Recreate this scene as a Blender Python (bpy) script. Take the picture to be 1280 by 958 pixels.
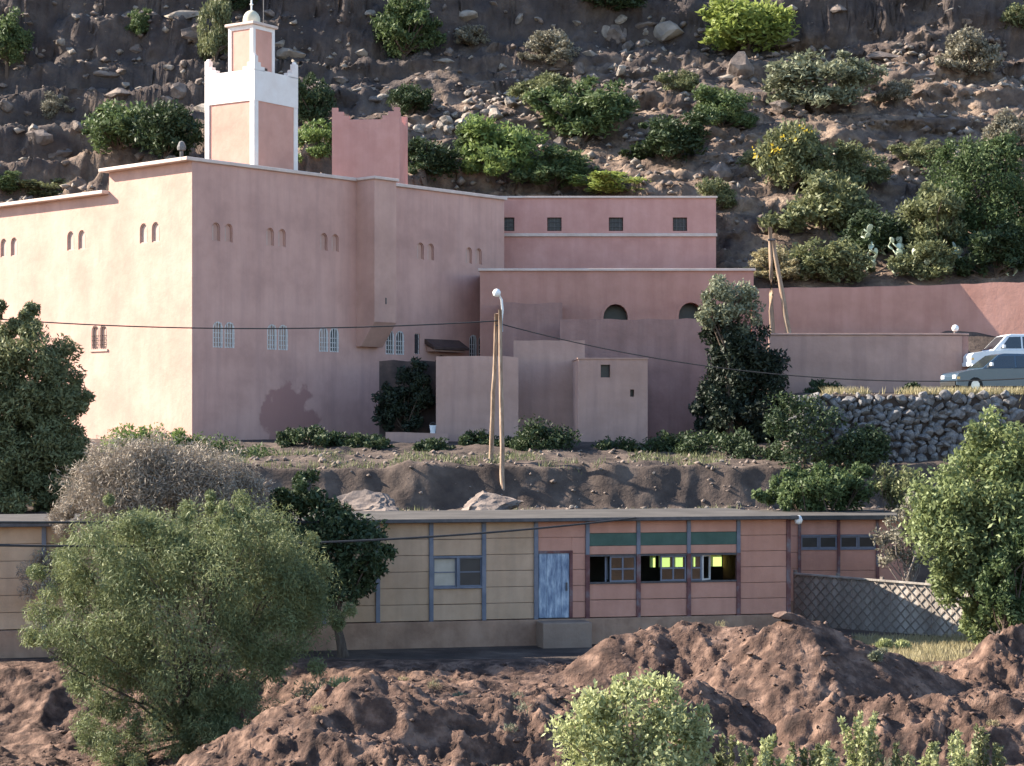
import bpy, math, random
import numpy as np
from mathutils import Vector, Matrix

scene = bpy.context.scene
COL = scene.collection
for o in list(bpy.data.objects):
    bpy.data.objects.remove(o)

# ------------------------------------------------------------------ camera
F = 2570.0            # focal length in photograph pixels (1280 wide)
HOR = 541.0           # horizon row
cam_d = bpy.data.cameras.new("camera")
cam = bpy.data.objects.new("camera", cam_d)
COL.objects.link(cam)
cam.location = (0, 0, 0)
cam.rotation_euler = (math.radians(90), 0, 0)
cam_d.sensor_width = 36.0
cam_d.lens = 36.0 * F / 1280.0
cam_d.shift_y = (HOR - 479.0) / 1280.0
cam_d.clip_start = 0.5
cam_d.clip_end = 3000
scene.camera = cam

# ------------------------------------------------------------------ sky and sun
SUN_EL = math.radians(31)
SUN_DIR = Vector((-0.972, 0.235, 0)).normalized()
SUN_VEC = Vector((SUN_DIR.x * math.cos(SUN_EL), SUN_DIR.y * math.cos(SUN_EL), math.sin(SUN_EL)))
world = bpy.data.worlds.new("World")
scene.world = world
world.use_nodes = True
wn = world.node_tree
for n in list(wn.nodes):
    wn.nodes.remove(n)
sky = wn.nodes.new("ShaderNodeTexSky")
sky.sky_type = 'NISHITA'
sky.sun_disc = False
sky.sun_elevation = SUN_EL
sky.sun_rotation = math.atan2(SUN_DIR.x, SUN_DIR.y)
sky.air_density = 1.0
sky.dust_density = 0.3
sky.ozone_density = 2.2
bgn = wn.nodes.new("ShaderNodeBackground")
bgn.inputs[1].default_value = 0.1
wout = wn.nodes.new("ShaderNodeOutputWorld")
wn.links.new(sky.outputs[0], bgn.inputs[0])
wn.links.new(bgn.outputs[0], wout.inputs[0])
sun_d = bpy.data.lights.new("sun", 'SUN')
sun_d.energy = 5.0
sun_d.angle = math.radians(0.5)
sun_d.color = (1.0, 0.89, 0.74)
sun = bpy.data.objects.new("sun", sun_d)
COL.objects.link(sun)
sun.location = SUN_VEC * 200
sun.rotation_euler = (-SUN_VEC).to_track_quat('-Z', 'Y').to_euler()
scene.view_settings.view_transform = 'Standard'
scene.view_settings.look = 'None'
scene.view_settings.gamma = 1.0
scene.view_settings.use_curve_mapping = False
scene.view_settings.exposure = 1.88

# ------------------------------------------------------------------ helpers
def at(px, py, D):
    return Vector(((px - 640.0) / F * D, D, (HOR - py) / F * D))

class MB:
    def __init__(s):
        s.v = []; s.f = []
    def quad(s, *p):
        b = len(s.v); s.v += [tuple(q) for q in p]; s.f.append(tuple(range(b, b + len(p)))); return s
    def box(s, x0, x1, y0, y1, z0, z1):
        b = len(s.v)
        s.v += [(x0,y0,z0),(x1,y0,z0),(x1,y1,z0),(x0,y1,z0),(x0,y0,z1),(x1,y0,z1),(x1,y1,z1),(x0,y1,z1)]
        s.f += [(b,b+3,b+2,b+1),(b+4,b+5,b+6,b+7),(b,b+1,b+5,b+4),(b+1,b+2,b+6,b+5),(b+2,b+3,b+7,b+6),(b+3,b,b+4,b+7)]
        return s
    def prism(s, poly, fn, d0, d1):
        """poly: list of 2D points; fn(u,w,d)->xyz ; extruded from depth d0 to d1"""
        b = len(s.v); n = len(poly)
        s.v += [fn(u, w, d0) for u, w in poly] + [fn(u, w, d1) for u, w in poly]
        s.f.append(tuple(range(b, b + n))); s.f.append(tuple(range(b + 2*n - 1, b + n - 1, -1)))
        for i in range(n):
            j = (i + 1) % n
            s.f.append((b+i, b+n+i, b+n+j, b+j))
        return s
    def tube(s, pts, rad, n=7, cap=True):
        pts = [Vector(p) for p in pts]; m = len(pts)
        if not hasattr(rad, '__len__'): rad = [rad] * m
        b = len(s.v)
        for i, p in enumerate(pts):
            d = (pts[min(i+1, m-1)] - pts[max(i-1, 0)])
            d = d.normalized() if d.length > 1e-9 else Vector((0,0,1))
            a = d.cross(Vector((0,0,1)))
            if a.length < 1e-3: a = d.cross(Vector((1,0,0)))
            a.normalize(); c = d.cross(a)
            for k in range(n):
                t = 2*math.pi*k/n
                s.v.append(tuple(p + (a*math.cos(t) + c*math.sin(t))*rad[i]))
        for i in range(m-1):
            for k in range(n):
                k2 = (k+1) % n
                s.f.append((b+i*n+k, b+i*n+k2, b+(i+1)*n+k2, b+(i+1)*n+k))
        if cap:
            s.f.append(tuple(b+k for k in range(n))); s.f.append(tuple(b+(m-1)*n+k for k in range(n-1,-1,-1)))
        return s
    def lathe(s, prof, c=(0,0,0), n=16):
        b = len(s.v)
        for r, z in prof:
            for k in range(n):
                t = 2*math.pi*k/n
                s.v.append((c[0]+r*math.cos(t), c[1]+r*math.sin(t), c[2]+z))
        for i in range(len(prof)-1):
            for k in range(n):
                k2 = (k+1) % n
                s.f.append((b+i*n+k, b+i*n+k2, b+(i+1)*n+k2, b+(i+1)*n+k))
        return s
    def mesh(s, name, mat=None, smooth=False):
        me = bpy.data.meshes.new(name); me.from_pydata(s.v, [], s.f); me.update()
        if mat: me.materials.append(mat)
        if smooth:
            me.polygons.foreach_set('use_smooth', [True]*len(me.polygons))
        return me
    def build(s, name, mat, parent=None, smooth=False, bevel=0):
        return link(name, s.mesh(name, mat, smooth), parent, bevel)

def link(name, me, parent=None, bevel=0):
    o = bpy.data.objects.new(name, me); COL.objects.link(o)
    if parent: o.parent = parent
    if bevel:
        m = o.modifiers.new('bevel', 'BEVEL'); m.width = bevel; m.segments = 2; m.limit_method = 'ANGLE'
    return o

def tag(o, label, cat, group=None):
    o['label'] = label; o['category'] = cat
    if group: o['group'] = group
    return o

def thing(name, label, cat, loc=(0,0,0), rz=0.0, group=None, scale=None):
    o = bpy.data.objects.new(name, None); COL.objects.link(o)
    o.empty_display_size = 0.3
    o.location = loc; o.rotation_euler = (0, 0, rz)
    if scale: o.scale = scale
    return tag(o, label, cat, group)

def structure(o):
    o['kind'] = 'structure'; return o

def stuff(o):
    o['kind'] = 'stuff'; return o

# ------------------------------------------------------------------ numpy noise
def _hash(ix, iy, seed):
    h = (ix.astype(np.int64)*374761393 + iy.astype(np.int64)*668265263 + seed*1442695041) & 0xFFFFFFFF
    h = ((h ^ (h >> 13)) * 1274126177) & 0xFFFFFFFF
    h = h ^ (h >> 16)
    return (h & 0xFFFF) / 65535.0

def vnoise(x, y, seed=0):
    ix = np.floor(x); iy = np.floor(y); fx = x-ix; fy = y-iy
    fx = fx*fx*fx*(fx*(fx*6-15)+10); fy = fy*fy*fy*(fy*(fy*6-15)+10)
    a = _hash(ix,iy,seed); b = _hash(ix+1,iy,seed); c = _hash(ix,iy+1,seed); d = _hash(ix+1,iy+1,seed)
    return (a*(1-fx)+b*fx)*(1-fy) + (c*(1-fx)+d*fx)*fy - 0.5

def fbm(x, y, oct=4, seed=0, gain=0.5):
    r = 0; a = 1.0
    for i in range(oct):
        r = r + a*vnoise(x, y, seed+i*17)
        c, s_ = 0.8, 0.6
        x, y = (x*c - y*s_)*2.03+5.1, (x*s_ + y*c)*2.03+3.7
        a *= gain
    return r

def ridged(x, y, oct=4, seed=0):
    r = 0; a = 1.0
    for i in range(oct):
        r = r + a*(0.5-np.abs(vnoise(x, y, seed+i*13))*2)
        x, y = (x*0.8-y*0.6)*2.1+1.3, (x*0.6+y*0.8)*2.1+9.2
        a *= 0.5
    return r

def sstep(x, a, b):
    t = np.clip((x-a)/(b-a), 0, 1); return t*t*(3-2*t)

# ------------------------------------------------------------------ terrain height
SC = (math.cos(math.radians(13)), math.sin(math.radians(13)))     # school axis
S0 = (1.275, 63.0)

def ridge(X, Y, pts, slope):
    """height of a ridge through (x,y,z) points, falling off with slope"""
    best = np.full(np.shape(X), -99.0)
    for (x0,y0,z0),(x1,y1,z1) in zip(pts[:-1], pts[1:]):
        dx, dy = x1-x0, y1-y0
        t = np.clip(((X-x0)*dx+(Y-y0)*dy)/(dx*dx+dy*dy), 0, 1)
        d = np.hypot(X-(x0+t*dx), Y-(y0+t*dy))
        best = np.maximum(best, z0+t*(z1-z0) - slope*(np.sqrt(d*d+0.04)-0.2))
    return best

def smax(a, b, k=0.25):
    h = np.clip(0.5+0.5*(a-b)/k, 0, 1)
    return b+(a-b)*h + k*h*(1-h)

def H(X, Y, fine=True):
    X = np.asarray(X, float); Y = np.asarray(Y, float)
    # near valley
    z = np.interp(Y, [-100,-5,0,5,12,22,40,45,51,58,70], [3,-1.6,-1.75,-3,-5.5,-8.2,-8.2,-7.5,-6.9,-6.5,-6.5])
    if fine:
        m = sstep(Y, 39, 43)*(1-sstep(Y, 56, 59))
        wx = X + 0.9*fbm(X*0.6, Y*0.6, 2, 41); wy = Y + 0.9*fbm(X*0.6, Y*0.6, 2, 43)
        rel = 0.62*ridged(wx*0.42, wy*0.62, 4, 3) + 0.3*np.abs(vnoise(wx*1.3, wy*1.5, 31)) + 0.16*np.abs(vnoise(wx*2.9, wy*3.1, 33)) + 0.22*fbm(wx*1.5, wy*1.7, 4, 8, 0.6)
        rel2 = 0.5*ridged(wx*0.7, wy*0.8, 4, 23) + 0.25*np.abs(vnoise(wx*1.6, wy*1.7, 35)) + 0.16*np.abs(vnoise(wx*3.3, wy*3.5, 37)) + 0.2*fbm(X*2.2, Y*2.2, 3, 28, 0.6)
        cr = 0.26*fbm(X*2.6+4, Y*3.0, 5, 141, 0.72)*np.clip(0.7+1.5*fbm(X*0.5, Y*0.5, 2, 143), 0.15, 1.3)
        rel = rel + cr; rel2 = rel2 + cr
    else:
        m = 0; rel = 0; rel2 = 0
    mound = ridge(X, Y, [(6.5,52.2,-5.0),(7.2,52,-4.72),(8.3,52.3,-5.1),(11.6,53.4,-6.55)], 0.8)
    mound = np.maximum(mound, ridge(X, Y, [(0.4,54,-6.9),(2.6,54.7,-5.6),(4.5,55.4,-5.12),(6.4,55.0,-5.25)], 0.8))
    bank = ridge(X, Y, [(-7.9,44.6,-8.3),(-5.4,46.2,-6.8),(-3.6,47,-5.9),(-1.3,47.6,-6.15),(0.6,48.2,-6.2),(4.2,48.4,-6.25)], 0.5)
    bank = np.maximum(bank, ridge(X, Y, [(7.0,47.6,-6.35),(9.0,47.0,-6.15),(13.5,46.8,-6.1)], 0.9))
    bank = np.maximum(bank, ridge(X, Y, [(12.9,55.5,-5.75),(16,56.5,-5.3)], 0.6))
    z = z + m*rel*0.5 - 1.35*sstep(-X, 4.2, 7.0)*sstep(Y, 44, 47)*(1-sstep(Y, 54.5, 58))
    z = smax(z, mound + 0.35*rel2, 0.12)
    z = smax(z, bank + 0.75*rel, 0.12)
    # bank behind the school
    v = -(X-S0[0])*SC[1] + (Y-S0[1])*SC[0]
    vb = 8.4 + 4.4*sstep(X, 7.5, 9.5) - 1.0*(1-sstep(X, -24, -21))
    Yw = Y + (0.7*fbm(X*0.3, Y*0.2, 4, 131, 0.5) if fine else 0)*sstep(Y,74,78)*(1-sstep(Y,88,92))
    up = np.interp(Yw, [60,72,79,82.7,83.7,88,92,97,100], [-3.5,-3.1,-3.1,-3.05,-1.36,-1.0,-0.55,-0.35,-0.3])
    if fine:
        up = up + 0.28*fbm(X*0.55, Y*0.55, 5, 77, 0.6)*sstep(Y,70,74)*(1-sstep(Y,92,96))
    k = sstep(v, vb, vb+1.6)
    z = z*(1-k) + up*k
    # rise behind the buildings
    nl = sstep(X, 10.0, 11.4)
    riseL = np.interp(Y, [114,121], [0,14.3]); riseR = np.interp(Y, [99,108], [0,6.8])
    z = z + np.where(Y > 90, riseL*(1-nl)+riseR*nl, 0)
    # car platform, terrace on the right
    kx = sstep(X, 11.6, 13.4)
    plat = np.interp(Y, [84.6,85.7,86.2,92,96,97,97.6,103,108], [-1.5,-1.3,1.6,1.75,1.85,1.9,4.5,4.9,6.5])
    bnk2 = np.interp(Y, [84.6,85.7,86.2,91.5,94.8,99.5,102.5,108], [-1.5,-1.3,1.6,1.75,2.75,2.9,5.0,6.5])
    kk = sstep(X, 21.2, 21.8)
    plat = plat*(1-kk)+bnk2*kk
    z = np.where((Y > 84.6) & (Y < 108), z*(1-kx)+np.maximum(plat, z)*kx, z)
    # hill
    hill = np.interp(Y, [104,108,139,148,190,420], [3.5,6.6,25.2,31.5,58,120]) + 0.012*X
    if fine:
        amp = sstep(Y, 108, 116)
        big = 2.6*fbm(X*0.06+7, Y*0.09, 3, 51)*amp
        hz = hill + big
        strength = np.clip(0.3 + 1.3*fbm(X*0.05, Y*0.06+3, 2, 61) + 0.5*sstep(-X, -9, 6) + 0.2*sstep(Y, 130, 140), 0.2, 0.95)
        wob = 0.9*fbm(X*0.35, Y*0.35, 3, 73)
        step = 3.1
        q = (hz + 2.4*fbm(X*0.08, Y*0.12, 3, 71) + 0.5*wob)/step
        fq = q-np.floor(q)
        shaped = np.where(fq < 0.78, fq*0.12/0.78, 0.12+0.88*sstep(fq, 0.78, 0.9))
        terr = (shaped-fq)*step*strength*amp
        step2 = 1.05
        q2 = (hz + 1.1*fbm(X*0.2, Y*0.28, 3, 91) + 0.3*wob)/step2
        f2 = q2-np.floor(q2)
        terr2 = (np.where(f2 < 0.78, f2*0.2/0.78, 0.2+0.8*sstep(f2, 0.78, 0.95))-f2)*step2*0.85*amp*np.clip(0.45+1.8*fbm(X*0.13, Y*0.13, 2, 95), 0, 1)
        cl = 140.6 + 3.0*fbm(X*0.07, Y*0.0, 2, 111) + 0.9*fbm(X*0.5, Y*0.3, 3, 113)
        cliff = 3.6*sstep(Y, cl, cl+1.5) + 4.0*sstep(Y, cl+3.0, cl+4.6)
        hz = hz + terr + terr2 + cliff + (0.6*ridged(X*0.36, Y*0.45, 4, 97)*np.clip(0.55+1.2*fbm(X*0.1, Y*0.1, 2, 99), 0.15, 1) + 0.42*fbm(X*1.1, Y*1.5, 4, 101, 0.66))*amp
        hill = hz
    kh = sstep(Y, 107, 111)*nl + sstep(Y, 119, 122)*(1-nl)
    z = z*(1-kh) + hill*kh
    return z

def h1(x, y):
    return float(H(np.array([x]), np.array([y]))[0])

def hit(px, py, d0=105.0, d1=175.0):
    """where the sight line through a pixel meets the terrain"""
    D = np.linspace(d0, d1, 1400)
    zr = (HOR-py)/F*D
    zz = H((px-640.0)/F*D, D)
    idx = np.nonzero(zz >= zr)[0]
    i = idx[0] if len(idx) else len(D)-1
    return Vector(((px-640.0)/F*D[i], D[i], float(zz[i])))

# ------------------------------------------------------------------ materials
def new_mat(name):
    m = bpy.data.materials.new(name); m.use_nodes = True
    nt = m.node_tree
    for n in list(nt.nodes): nt.nodes.remove(n)
    out = nt.nodes.new('ShaderNodeOutputMaterial')
    bs = nt.nodes.new('ShaderNodeBsdfPrincipled')
    nt.links.new(bs.outputs[0], out.inputs[0])
    return m, nt, bs, out

def N(nt, typ, **kw):
    n = nt.nodes.new(typ)
    for k, v in kw.items():
        if k.startswith('i_'):
            key = k[2:]
            n.inputs[int(key) if key.isdigit() else key].default_value = v
        else: setattr(n, k, v)
    return n

def rgba(c): return (c[0], c[1], c[2], 1.0)

def surf(name, cols, scale=1.0, rough=0.9, bump=0.2, bscale=8.0, spec=0.2, metal=0.0, detail=6.0, stretch=None, contrast=(0.35,0.65), extra=None, dist=0.05):
    """procedural surface: colours mixed by noise, plus fine relief"""
    m, nt, bs, out = new_mat(name)
    tc = N(nt, 'ShaderNodeTexCoord')
    vec = tc.outputs['Object']
    if stretch:
        mp = N(nt, 'ShaderNodeMapping'); mp.inputs['Scale'].default_value = stretch
        nt.links.new(vec, mp.inputs[0]); vec = mp.outputs[0]
    nz = N(nt, 'ShaderNodeTexNoise', i_Scale=scale, i_Detail=detail, i_Roughness=0.62)
    nt.links.new(vec, nz.inputs['Vector'])
    rp = N(nt, 'ShaderNodeValToRGB')
    el = rp.color_ramp.elements
    n = len(cols)
    for i, c in enumerate(cols):
        p = contrast[0] + (contrast[1]-contrast[0])*i/max(1, n-1)
        if i < 2: e = el[i]; e.position = p
        else: e = el.new(p)
        e.color = rgba(c)
    if n == 1: el[1].color = rgba(cols[0])
    nt.links.new(nz.outputs[0], rp.inputs[0])
    colout = rp.outputs[0]
    if extra: colout = extra(nt, tc, colout)
    nt.links.new(colout, bs.inputs['Base Color'])
    bs.inputs['Roughness'].default_value = rough
    bs.inputs['Specular IOR Level'].default_value = spec
    bs.inputs['Metallic'].default_value = metal
    if bump:
        nb = N(nt, 'ShaderNodeTexNoise', i_Scale=bscale, i_Detail=7.0, i_Roughness=0.65)
        nt.links.new(vec, nb.inputs['Vector'])
        bp = N(nt, 'ShaderNodeBump', i_Strength=bump, i_Distance=dist)
        nt.links.new(nb.outputs[0], bp.inputs['Height'])
        nt.links.new(bp.outputs[0], bs.inputs['Normal'])
    return m

def mixcol(nt, fac, a, b):
    mx = N(nt, 'ShaderNodeMix', data_type='RGBA')
    nt.links.new(fac, mx.inputs[0])
    for s_, i in ((a, 6), (b, 7)):
        if isinstance(s_, tuple): mx.inputs[i].default_value = rgba(s_)
        else: nt.links.new(s_, mx.inputs[i])
    return mx.outputs[2]

def streaks(dark, amount=0.5):
    """rain streaks and blotches running down a wall"""
    def fn(nt, tc, col):
        mp = N(nt, 'ShaderNodeMapping'); mp.inputs['Scale'].default_value = (1.6, 1.6, 0.13)
        nt.links.new(tc.outputs['Object'], mp.inputs[0])
        nz = N(nt, 'ShaderNodeTexNoise', i_Scale=1.3, i_Detail=5.0, i_Roughness=0.6)
        nt.links.new(mp.outputs[0], nz.inputs['Vector'])
        rp = N(nt, 'ShaderNodeMapRange'); rp.inputs[1].default_value = 0.45; rp.inputs[2].default_value = 0.8
        rp.inputs[4].default_value = amount
        nt.links.new(nz.outputs[0], rp.inputs[0])
        return mixcol(nt, rp.outputs[0], col, dark)
    return fn

def patch_fn(dark, cx, cz, rx, rz, plus=None):
    """one repair patch with a ragged outline (object coordinates of the wall)"""
    def fn(nt, tc, col):
        if plus: col = plus(nt, tc, col)
        sx = N(nt, 'ShaderNodeSeparateXYZ'); nt.links.new(tc.outputs['Object'], sx.inputs[0])
        def aff(sock, c, r):
            a = N(nt, 'ShaderNodeMath', operation='SUBTRACT'); a.inputs[1].default_value = c; nt.links.new(sock, a.inputs[0])
            b = N(nt, 'ShaderNodeMath', operation='DIVIDE'); b.inputs[1].default_value = r; nt.links.new(a.outputs[0], b.inputs[0])
            p = N(nt, 'ShaderNodeMath', operation='POWER'); p.inputs[1].default_value = 2.0
            ab = N(nt, 'ShaderNodeMath', operation='ABSOLUTE'); nt.links.new(b.outputs[0], ab.inputs[0]); nt.links.new(ab.outputs[0], p.inputs[0])
            return p.outputs[0]
        add = N(nt, 'ShaderNodeMath', operation='ADD')
        nt.links.new(aff(sx.outputs[0], cx, rx), add.inputs[0]); nt.links.new(aff(sx.outputs[2], cz, rz), add.inputs[1])
        nz = N(nt, 'ShaderNodeTexNoise', i_Scale=0.9, i_Detail=4.0)
        nt.links.new(tc.outputs['Object'], nz.inputs['Vector'])
        ad2 = N(nt, 'ShaderNodeMath', operation='MULTIPLY_ADD'); ad2.inputs[1].default_value = 3.0
        nt.links.new(nz.outputs[0], ad2.inputs[0]); nt.links.new(add.outputs[0], ad2.inputs[2])
        mr = N(nt, 'ShaderNodeMapRange'); mr.inputs[1].default_value = 2.2; mr.inputs[2].default_value = 2.4
        mr.inputs[3].default_value = 0.85; mr.inputs[4].default_value = 0.0
        nt.links.new(ad2.outputs[0], mr.inputs[0])
        return mixcol(nt, mr.outputs[0], col, dark)
    return fn

def painted_cliff_shade(nt, tc, col):
    """cliff shade painted dark over the upper hill, reddish soil below"""
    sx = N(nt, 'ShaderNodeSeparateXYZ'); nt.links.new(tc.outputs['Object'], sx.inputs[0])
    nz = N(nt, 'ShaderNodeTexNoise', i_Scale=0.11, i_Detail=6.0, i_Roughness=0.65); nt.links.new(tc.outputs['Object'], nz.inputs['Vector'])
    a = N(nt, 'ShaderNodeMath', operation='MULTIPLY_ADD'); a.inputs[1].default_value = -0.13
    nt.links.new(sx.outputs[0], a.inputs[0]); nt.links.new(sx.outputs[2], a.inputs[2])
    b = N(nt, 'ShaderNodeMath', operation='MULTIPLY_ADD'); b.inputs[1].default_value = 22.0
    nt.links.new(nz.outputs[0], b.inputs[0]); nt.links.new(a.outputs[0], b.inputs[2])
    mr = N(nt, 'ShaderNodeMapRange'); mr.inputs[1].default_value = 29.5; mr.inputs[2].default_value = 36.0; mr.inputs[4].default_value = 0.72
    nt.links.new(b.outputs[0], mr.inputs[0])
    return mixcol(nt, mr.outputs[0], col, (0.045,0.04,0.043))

def leaf_mat(name, c1, c2, trans=0.35):
    m, nt, bs, out = new_mat(name)
    at_ = N(nt, 'ShaderNodeAttribute', attribute_name='tint')
    c = mixcol(nt, at_.outputs['Fac'], c1, c2)
    nt.links.new(c, bs.inputs['Base Color'])
    bs.inputs['Roughness'].default_value = 0.6
    bs.inputs['Specular IOR Level'].default_value = 0.25
    tr = N(nt, 'ShaderNodeBsdfTranslucent'); nt.links.new(c, tr.inputs[0])
    mx = N(nt, 'ShaderNodeMixShader'); mx.inputs[0].default_value = trans
    nt.links.new(bs.outputs[0], mx.inputs[1]); nt.links.new(tr.outputs[0], mx.inputs[2])
    nt.links.new(mx.outputs[0], out.inputs[0])
    return m

M = {}
PINK = (0.52, 0.285, 0.235)
M['plaster'] = surf('pink_plaster', [(0.44,0.265,0.215),(0.51,0.31,0.25),(0.57,0.35,0.285)], 0.45, 0.95, 0.35, 3.0, extra=streaks((0.44,0.265,0.225), 0.55), dist=0.06)
M['plaster_patch'] = surf('pink_plaster_patched', [(0.46,0.27,0.225),(0.54,0.32,0.265),(0.59,0.355,0.295)], 0.45, 0.95, 0.35, 3.0,
                          extra=patch_fn((0.36,0.185,0.16), 5.9, 0.9, 1.9, 1.5, streaks((0.37,0.225,0.20), 0.55)), dist=0.06)
M['rose'] = surf('rose_plaster', [(0.51,0.26,0.22),(0.56,0.295,0.25),(0.6,0.325,0.28)], 0.7, 0.95, 0.3, 4.0, extra=streaks((0.42,0.19,0.17), 0.4))
M['peach'] = surf('peach_plaster', [(0.52,0.275,0.22),(0.58,0.315,0.25),(0.62,0.345,0.28)], 0.7, 0.95, 0.3, 4.0, extra=streaks((0.48,0.28,0.225), 0.4))
M['terracotta'] = surf('terracotta_plaster', [(0.41,0.215,0.17),(0.46,0.245,0.195),(0.5,0.27,0.22)], 0.7, 0.95, 0.3, 4.0, extra=streaks((0.33,0.15,0.12), 0.5))
M['mud'] = surf('earth_plaster', [(0.29,0.165,0.14),(0.35,0.2,0.17),(0.4,0.235,0.2)], 0.6, 0.97, 0.5, 4.0, extra=streaks((0.2,0.125,0.11), 0.55))
M['mud_pale'] = surf('pale_earth_plaster', [(0.39,0.245,0.2),(0.44,0.28,0.23),(0.49,0.315,0.26)], 0.6, 0.97, 0.5, 4.0, extra=streaks((0.28,0.18,0.16), 0.55))
M['whitewash'] = surf('whitewash', [(0.74,0.66,0.61),(0.82,0.76,0.72)], 1.2, 0.9, 0.2, 6.0)
M['coping'] = surf('pale_coping', [(0.55,0.43,0.37),(0.66,0.54,0.48)], 1.5, 0.9, 0.3, 6.0)
M['flatroof'] = surf('flat_roof', [(0.055,0.05,0.047),(0.09,0.082,0.076)], 0.8, 0.95, 0.3, 5.0)
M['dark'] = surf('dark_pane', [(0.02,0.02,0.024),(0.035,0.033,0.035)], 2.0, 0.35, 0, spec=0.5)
M['darkwood'] = surf('dark_wood', [(0.07,0.045,0.04),(0.11,0.07,0.06)], 3.0, 0.8, 0.3, 20.0)
M['shutter'] = surf('faded_shutter', [(0.44,0.31,0.26),(0.52,0.37,0.31)], 3.0, 0.85, 0.2, 15.0)
M['grille'] = surf('grey_blue_iron', [(0.55,0.52,0.49),(0.66,0.63,0.6)], 4.0, 0.6, 0.1, 20.0, spec=0.4)
M['iron'] = surf('dark_iron', [(0.06,0.055,0.06),(0.10,0.09,0.09)], 6.0, 0.6, 0.1, 20.0, spec=0.4)
M['dome'] = surf('limewashed_dome', [(0.5,0.46,0.34),(0.62,0.58,0.45)], 3.0, 0.8, 0.2, 8.0)
M['polewood'] = surf('pole_wood', [(0.2,0.135,0.095),(0.3,0.21,0.15),(0.4,0.3,0.22)], 2.5, 0.85, 0.4, 10.0, stretch=(6,6,0.5))
M['wire'] = surf('black_cable', [(0.025,0.024,0.026),(0.035,0.034,0.036)], 5.0, 0.6, 0)
M['lampwhite'] = surf('white_enamel', [(0.75,0.75,0.74),(0.82,0.82,0.8)], 2.0, 0.35, 0, spec=0.5)
M['cream'] = surf('cream_panel', [(0.45,0.30,0.195),(0.51,0.345,0.23),(0.57,0.39,0.265)], 0.8, 0.92, 0.3, 9.0, extra=streaks((0.33,0.24,0.17), 0.5))
M['salmon'] = surf('salmon_panel', [(0.47,0.24,0.175),(0.52,0.27,0.2),(0.57,0.305,0.23)], 0.8, 0.92, 0.3, 9.0, extra=streaks((0.36,0.18,0.135), 0.5))
M['plinth'] = surf('stained_plinth', [(0.27,0.165,0.115),(0.36,0.225,0.155),(0.42,0.27,0.19)], 1.1, 0.95, 0.5, 6.0, extra=streaks((0.2,0.13,0.095), 0.6))
M['post'] = surf('grey_blue_post', [(0.145,0.155,0.19),(0.21,0.215,0.25)], 2.0, 0.85, 0.3, 12.0)
M['postred'] = surf('maroon_post', [(0.12,0.05,0.05),(0.17,0.08,0.075),(0.2,0.18,0.19)], 1.6, 0.85, 0.3, 12.0)
M['greenboard'] = surf('green_board', [(0.06,0.105,0.085),(0.085,0.14,0.115)], 2.0, 0.8, 0.2, 12.0)
M['bluedoor'] = surf('peeling_blue_door', [(0.13,0.17,0.25),(0.27,0.33,0.42),(0.50,0.56,0.62)], 2.6, 0.75, 0.2, 14.0, stretch=(3,3,0.7), contrast=(0.36,0.66))
M['step'] = surf('concrete_step', [(0.24,0.17,0.13),(0.3,0.22,0.17)], 1.5, 0.95, 0.4, 9.0)
M['greenery_pane'] = leaf_mat('sunlit_greenery_pane', (0.55,0.8,0.25), (0.6,0.85,0.3), 0.75)  # translucent colour stands for sunlit greenery beyond the back wall
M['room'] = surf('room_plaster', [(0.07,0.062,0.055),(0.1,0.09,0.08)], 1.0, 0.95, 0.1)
M['paper'] = surf('pale_board', [(0.42,0.37,0.3),(0.52,0.46,0.38)], 2.0, 0.9, 0.1)
M['reed'] = surf('reed_mat', [(0.24,0.21,0.185),(0.33,0.295,0.26),(0.42,0.38,0.34)], 2.0, 0.95, 0.5, 30.0, stretch=(1,1,0.15))
M['slat'] = surf('weathered_slat', [(0.17,0.14,0.12),(0.27,0.23,0.2)], 3.0, 0.9, 0.3, 15.0)
M['earth'] = surf('red_brown_earth', [(0.038,0.025,0.021),(0.095,0.058,0.044),(0.22,0.14,0.104)], 1.7, 0.98, 0.9, 5.0, detail=9.0, dist=0.12)
M['rocksoil'] = surf('stony_hillside', [(0.056,0.041,0.037),(0.145,0.104,0.082),(0.31,0.225,0.167)], 0.55, 0.98, 1.0, 2.2, detail=10.0, contrast=(0.3,0.68), dist=0.25, extra=painted_cliff_shade)  # upper-hill cliff shade is mixed into this colour
M['yardsoil'] = surf('dusty_yard', [(0.045,0.034,0.03),(0.075,0.056,0.047),(0.125,0.094,0.077)], 0.7, 0.98, 0.7, 4.0, detail=9.0, dist=0.1)
M['boulder'] = surf('weathered_rock', [(0.10,0.08,0.072),(0.17,0.135,0.117),(0.26,0.205,0.172)], 1.2, 0.95, 0.7, 3.0, detail=9.0, dist=0.15)
M['palerock'] = surf('pale_rock', [(0.16,0.133,0.115),(0.24,0.205,0.175),(0.33,0.285,0.245)], 1.2, 0.95, 0.7, 3.0, detail=9.0, dist=0.12)
M['redrock'] = surf('red_clod', [(0.07,0.044,0.036),(0.115,0.075,0.06),(0.18,0.125,0.1)], 1.6, 0.97, 0.7, 5.0, detail=9.0, dist=0.08)
M['greystone'] = surf('grey_stone', [(0.09,0.085,0.085),(0.16,0.15,0.147),(0.25,0.237,0.23)], 1.3, 0.92, 0.6, 4.0, detail=8.0, dist=0.06)
M['bark'] = surf('bark', [(0.07,0.05,0.04),(0.12,0.09,0.07)], 4.0, 0.95, 0.6, 12.0, stretch=(3,3,0.6))
M['twig'] = surf('pale_twig', [(0.2,0.165,0.14),(0.28,0.235,0.2)], 4.0, 0.95, 0.3, 12.0)
M['tamarisk'] = leaf_mat('feathery_leaf', (0.085,0.108,0.046), (0.24,0.265,0.12), 0.25)
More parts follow.
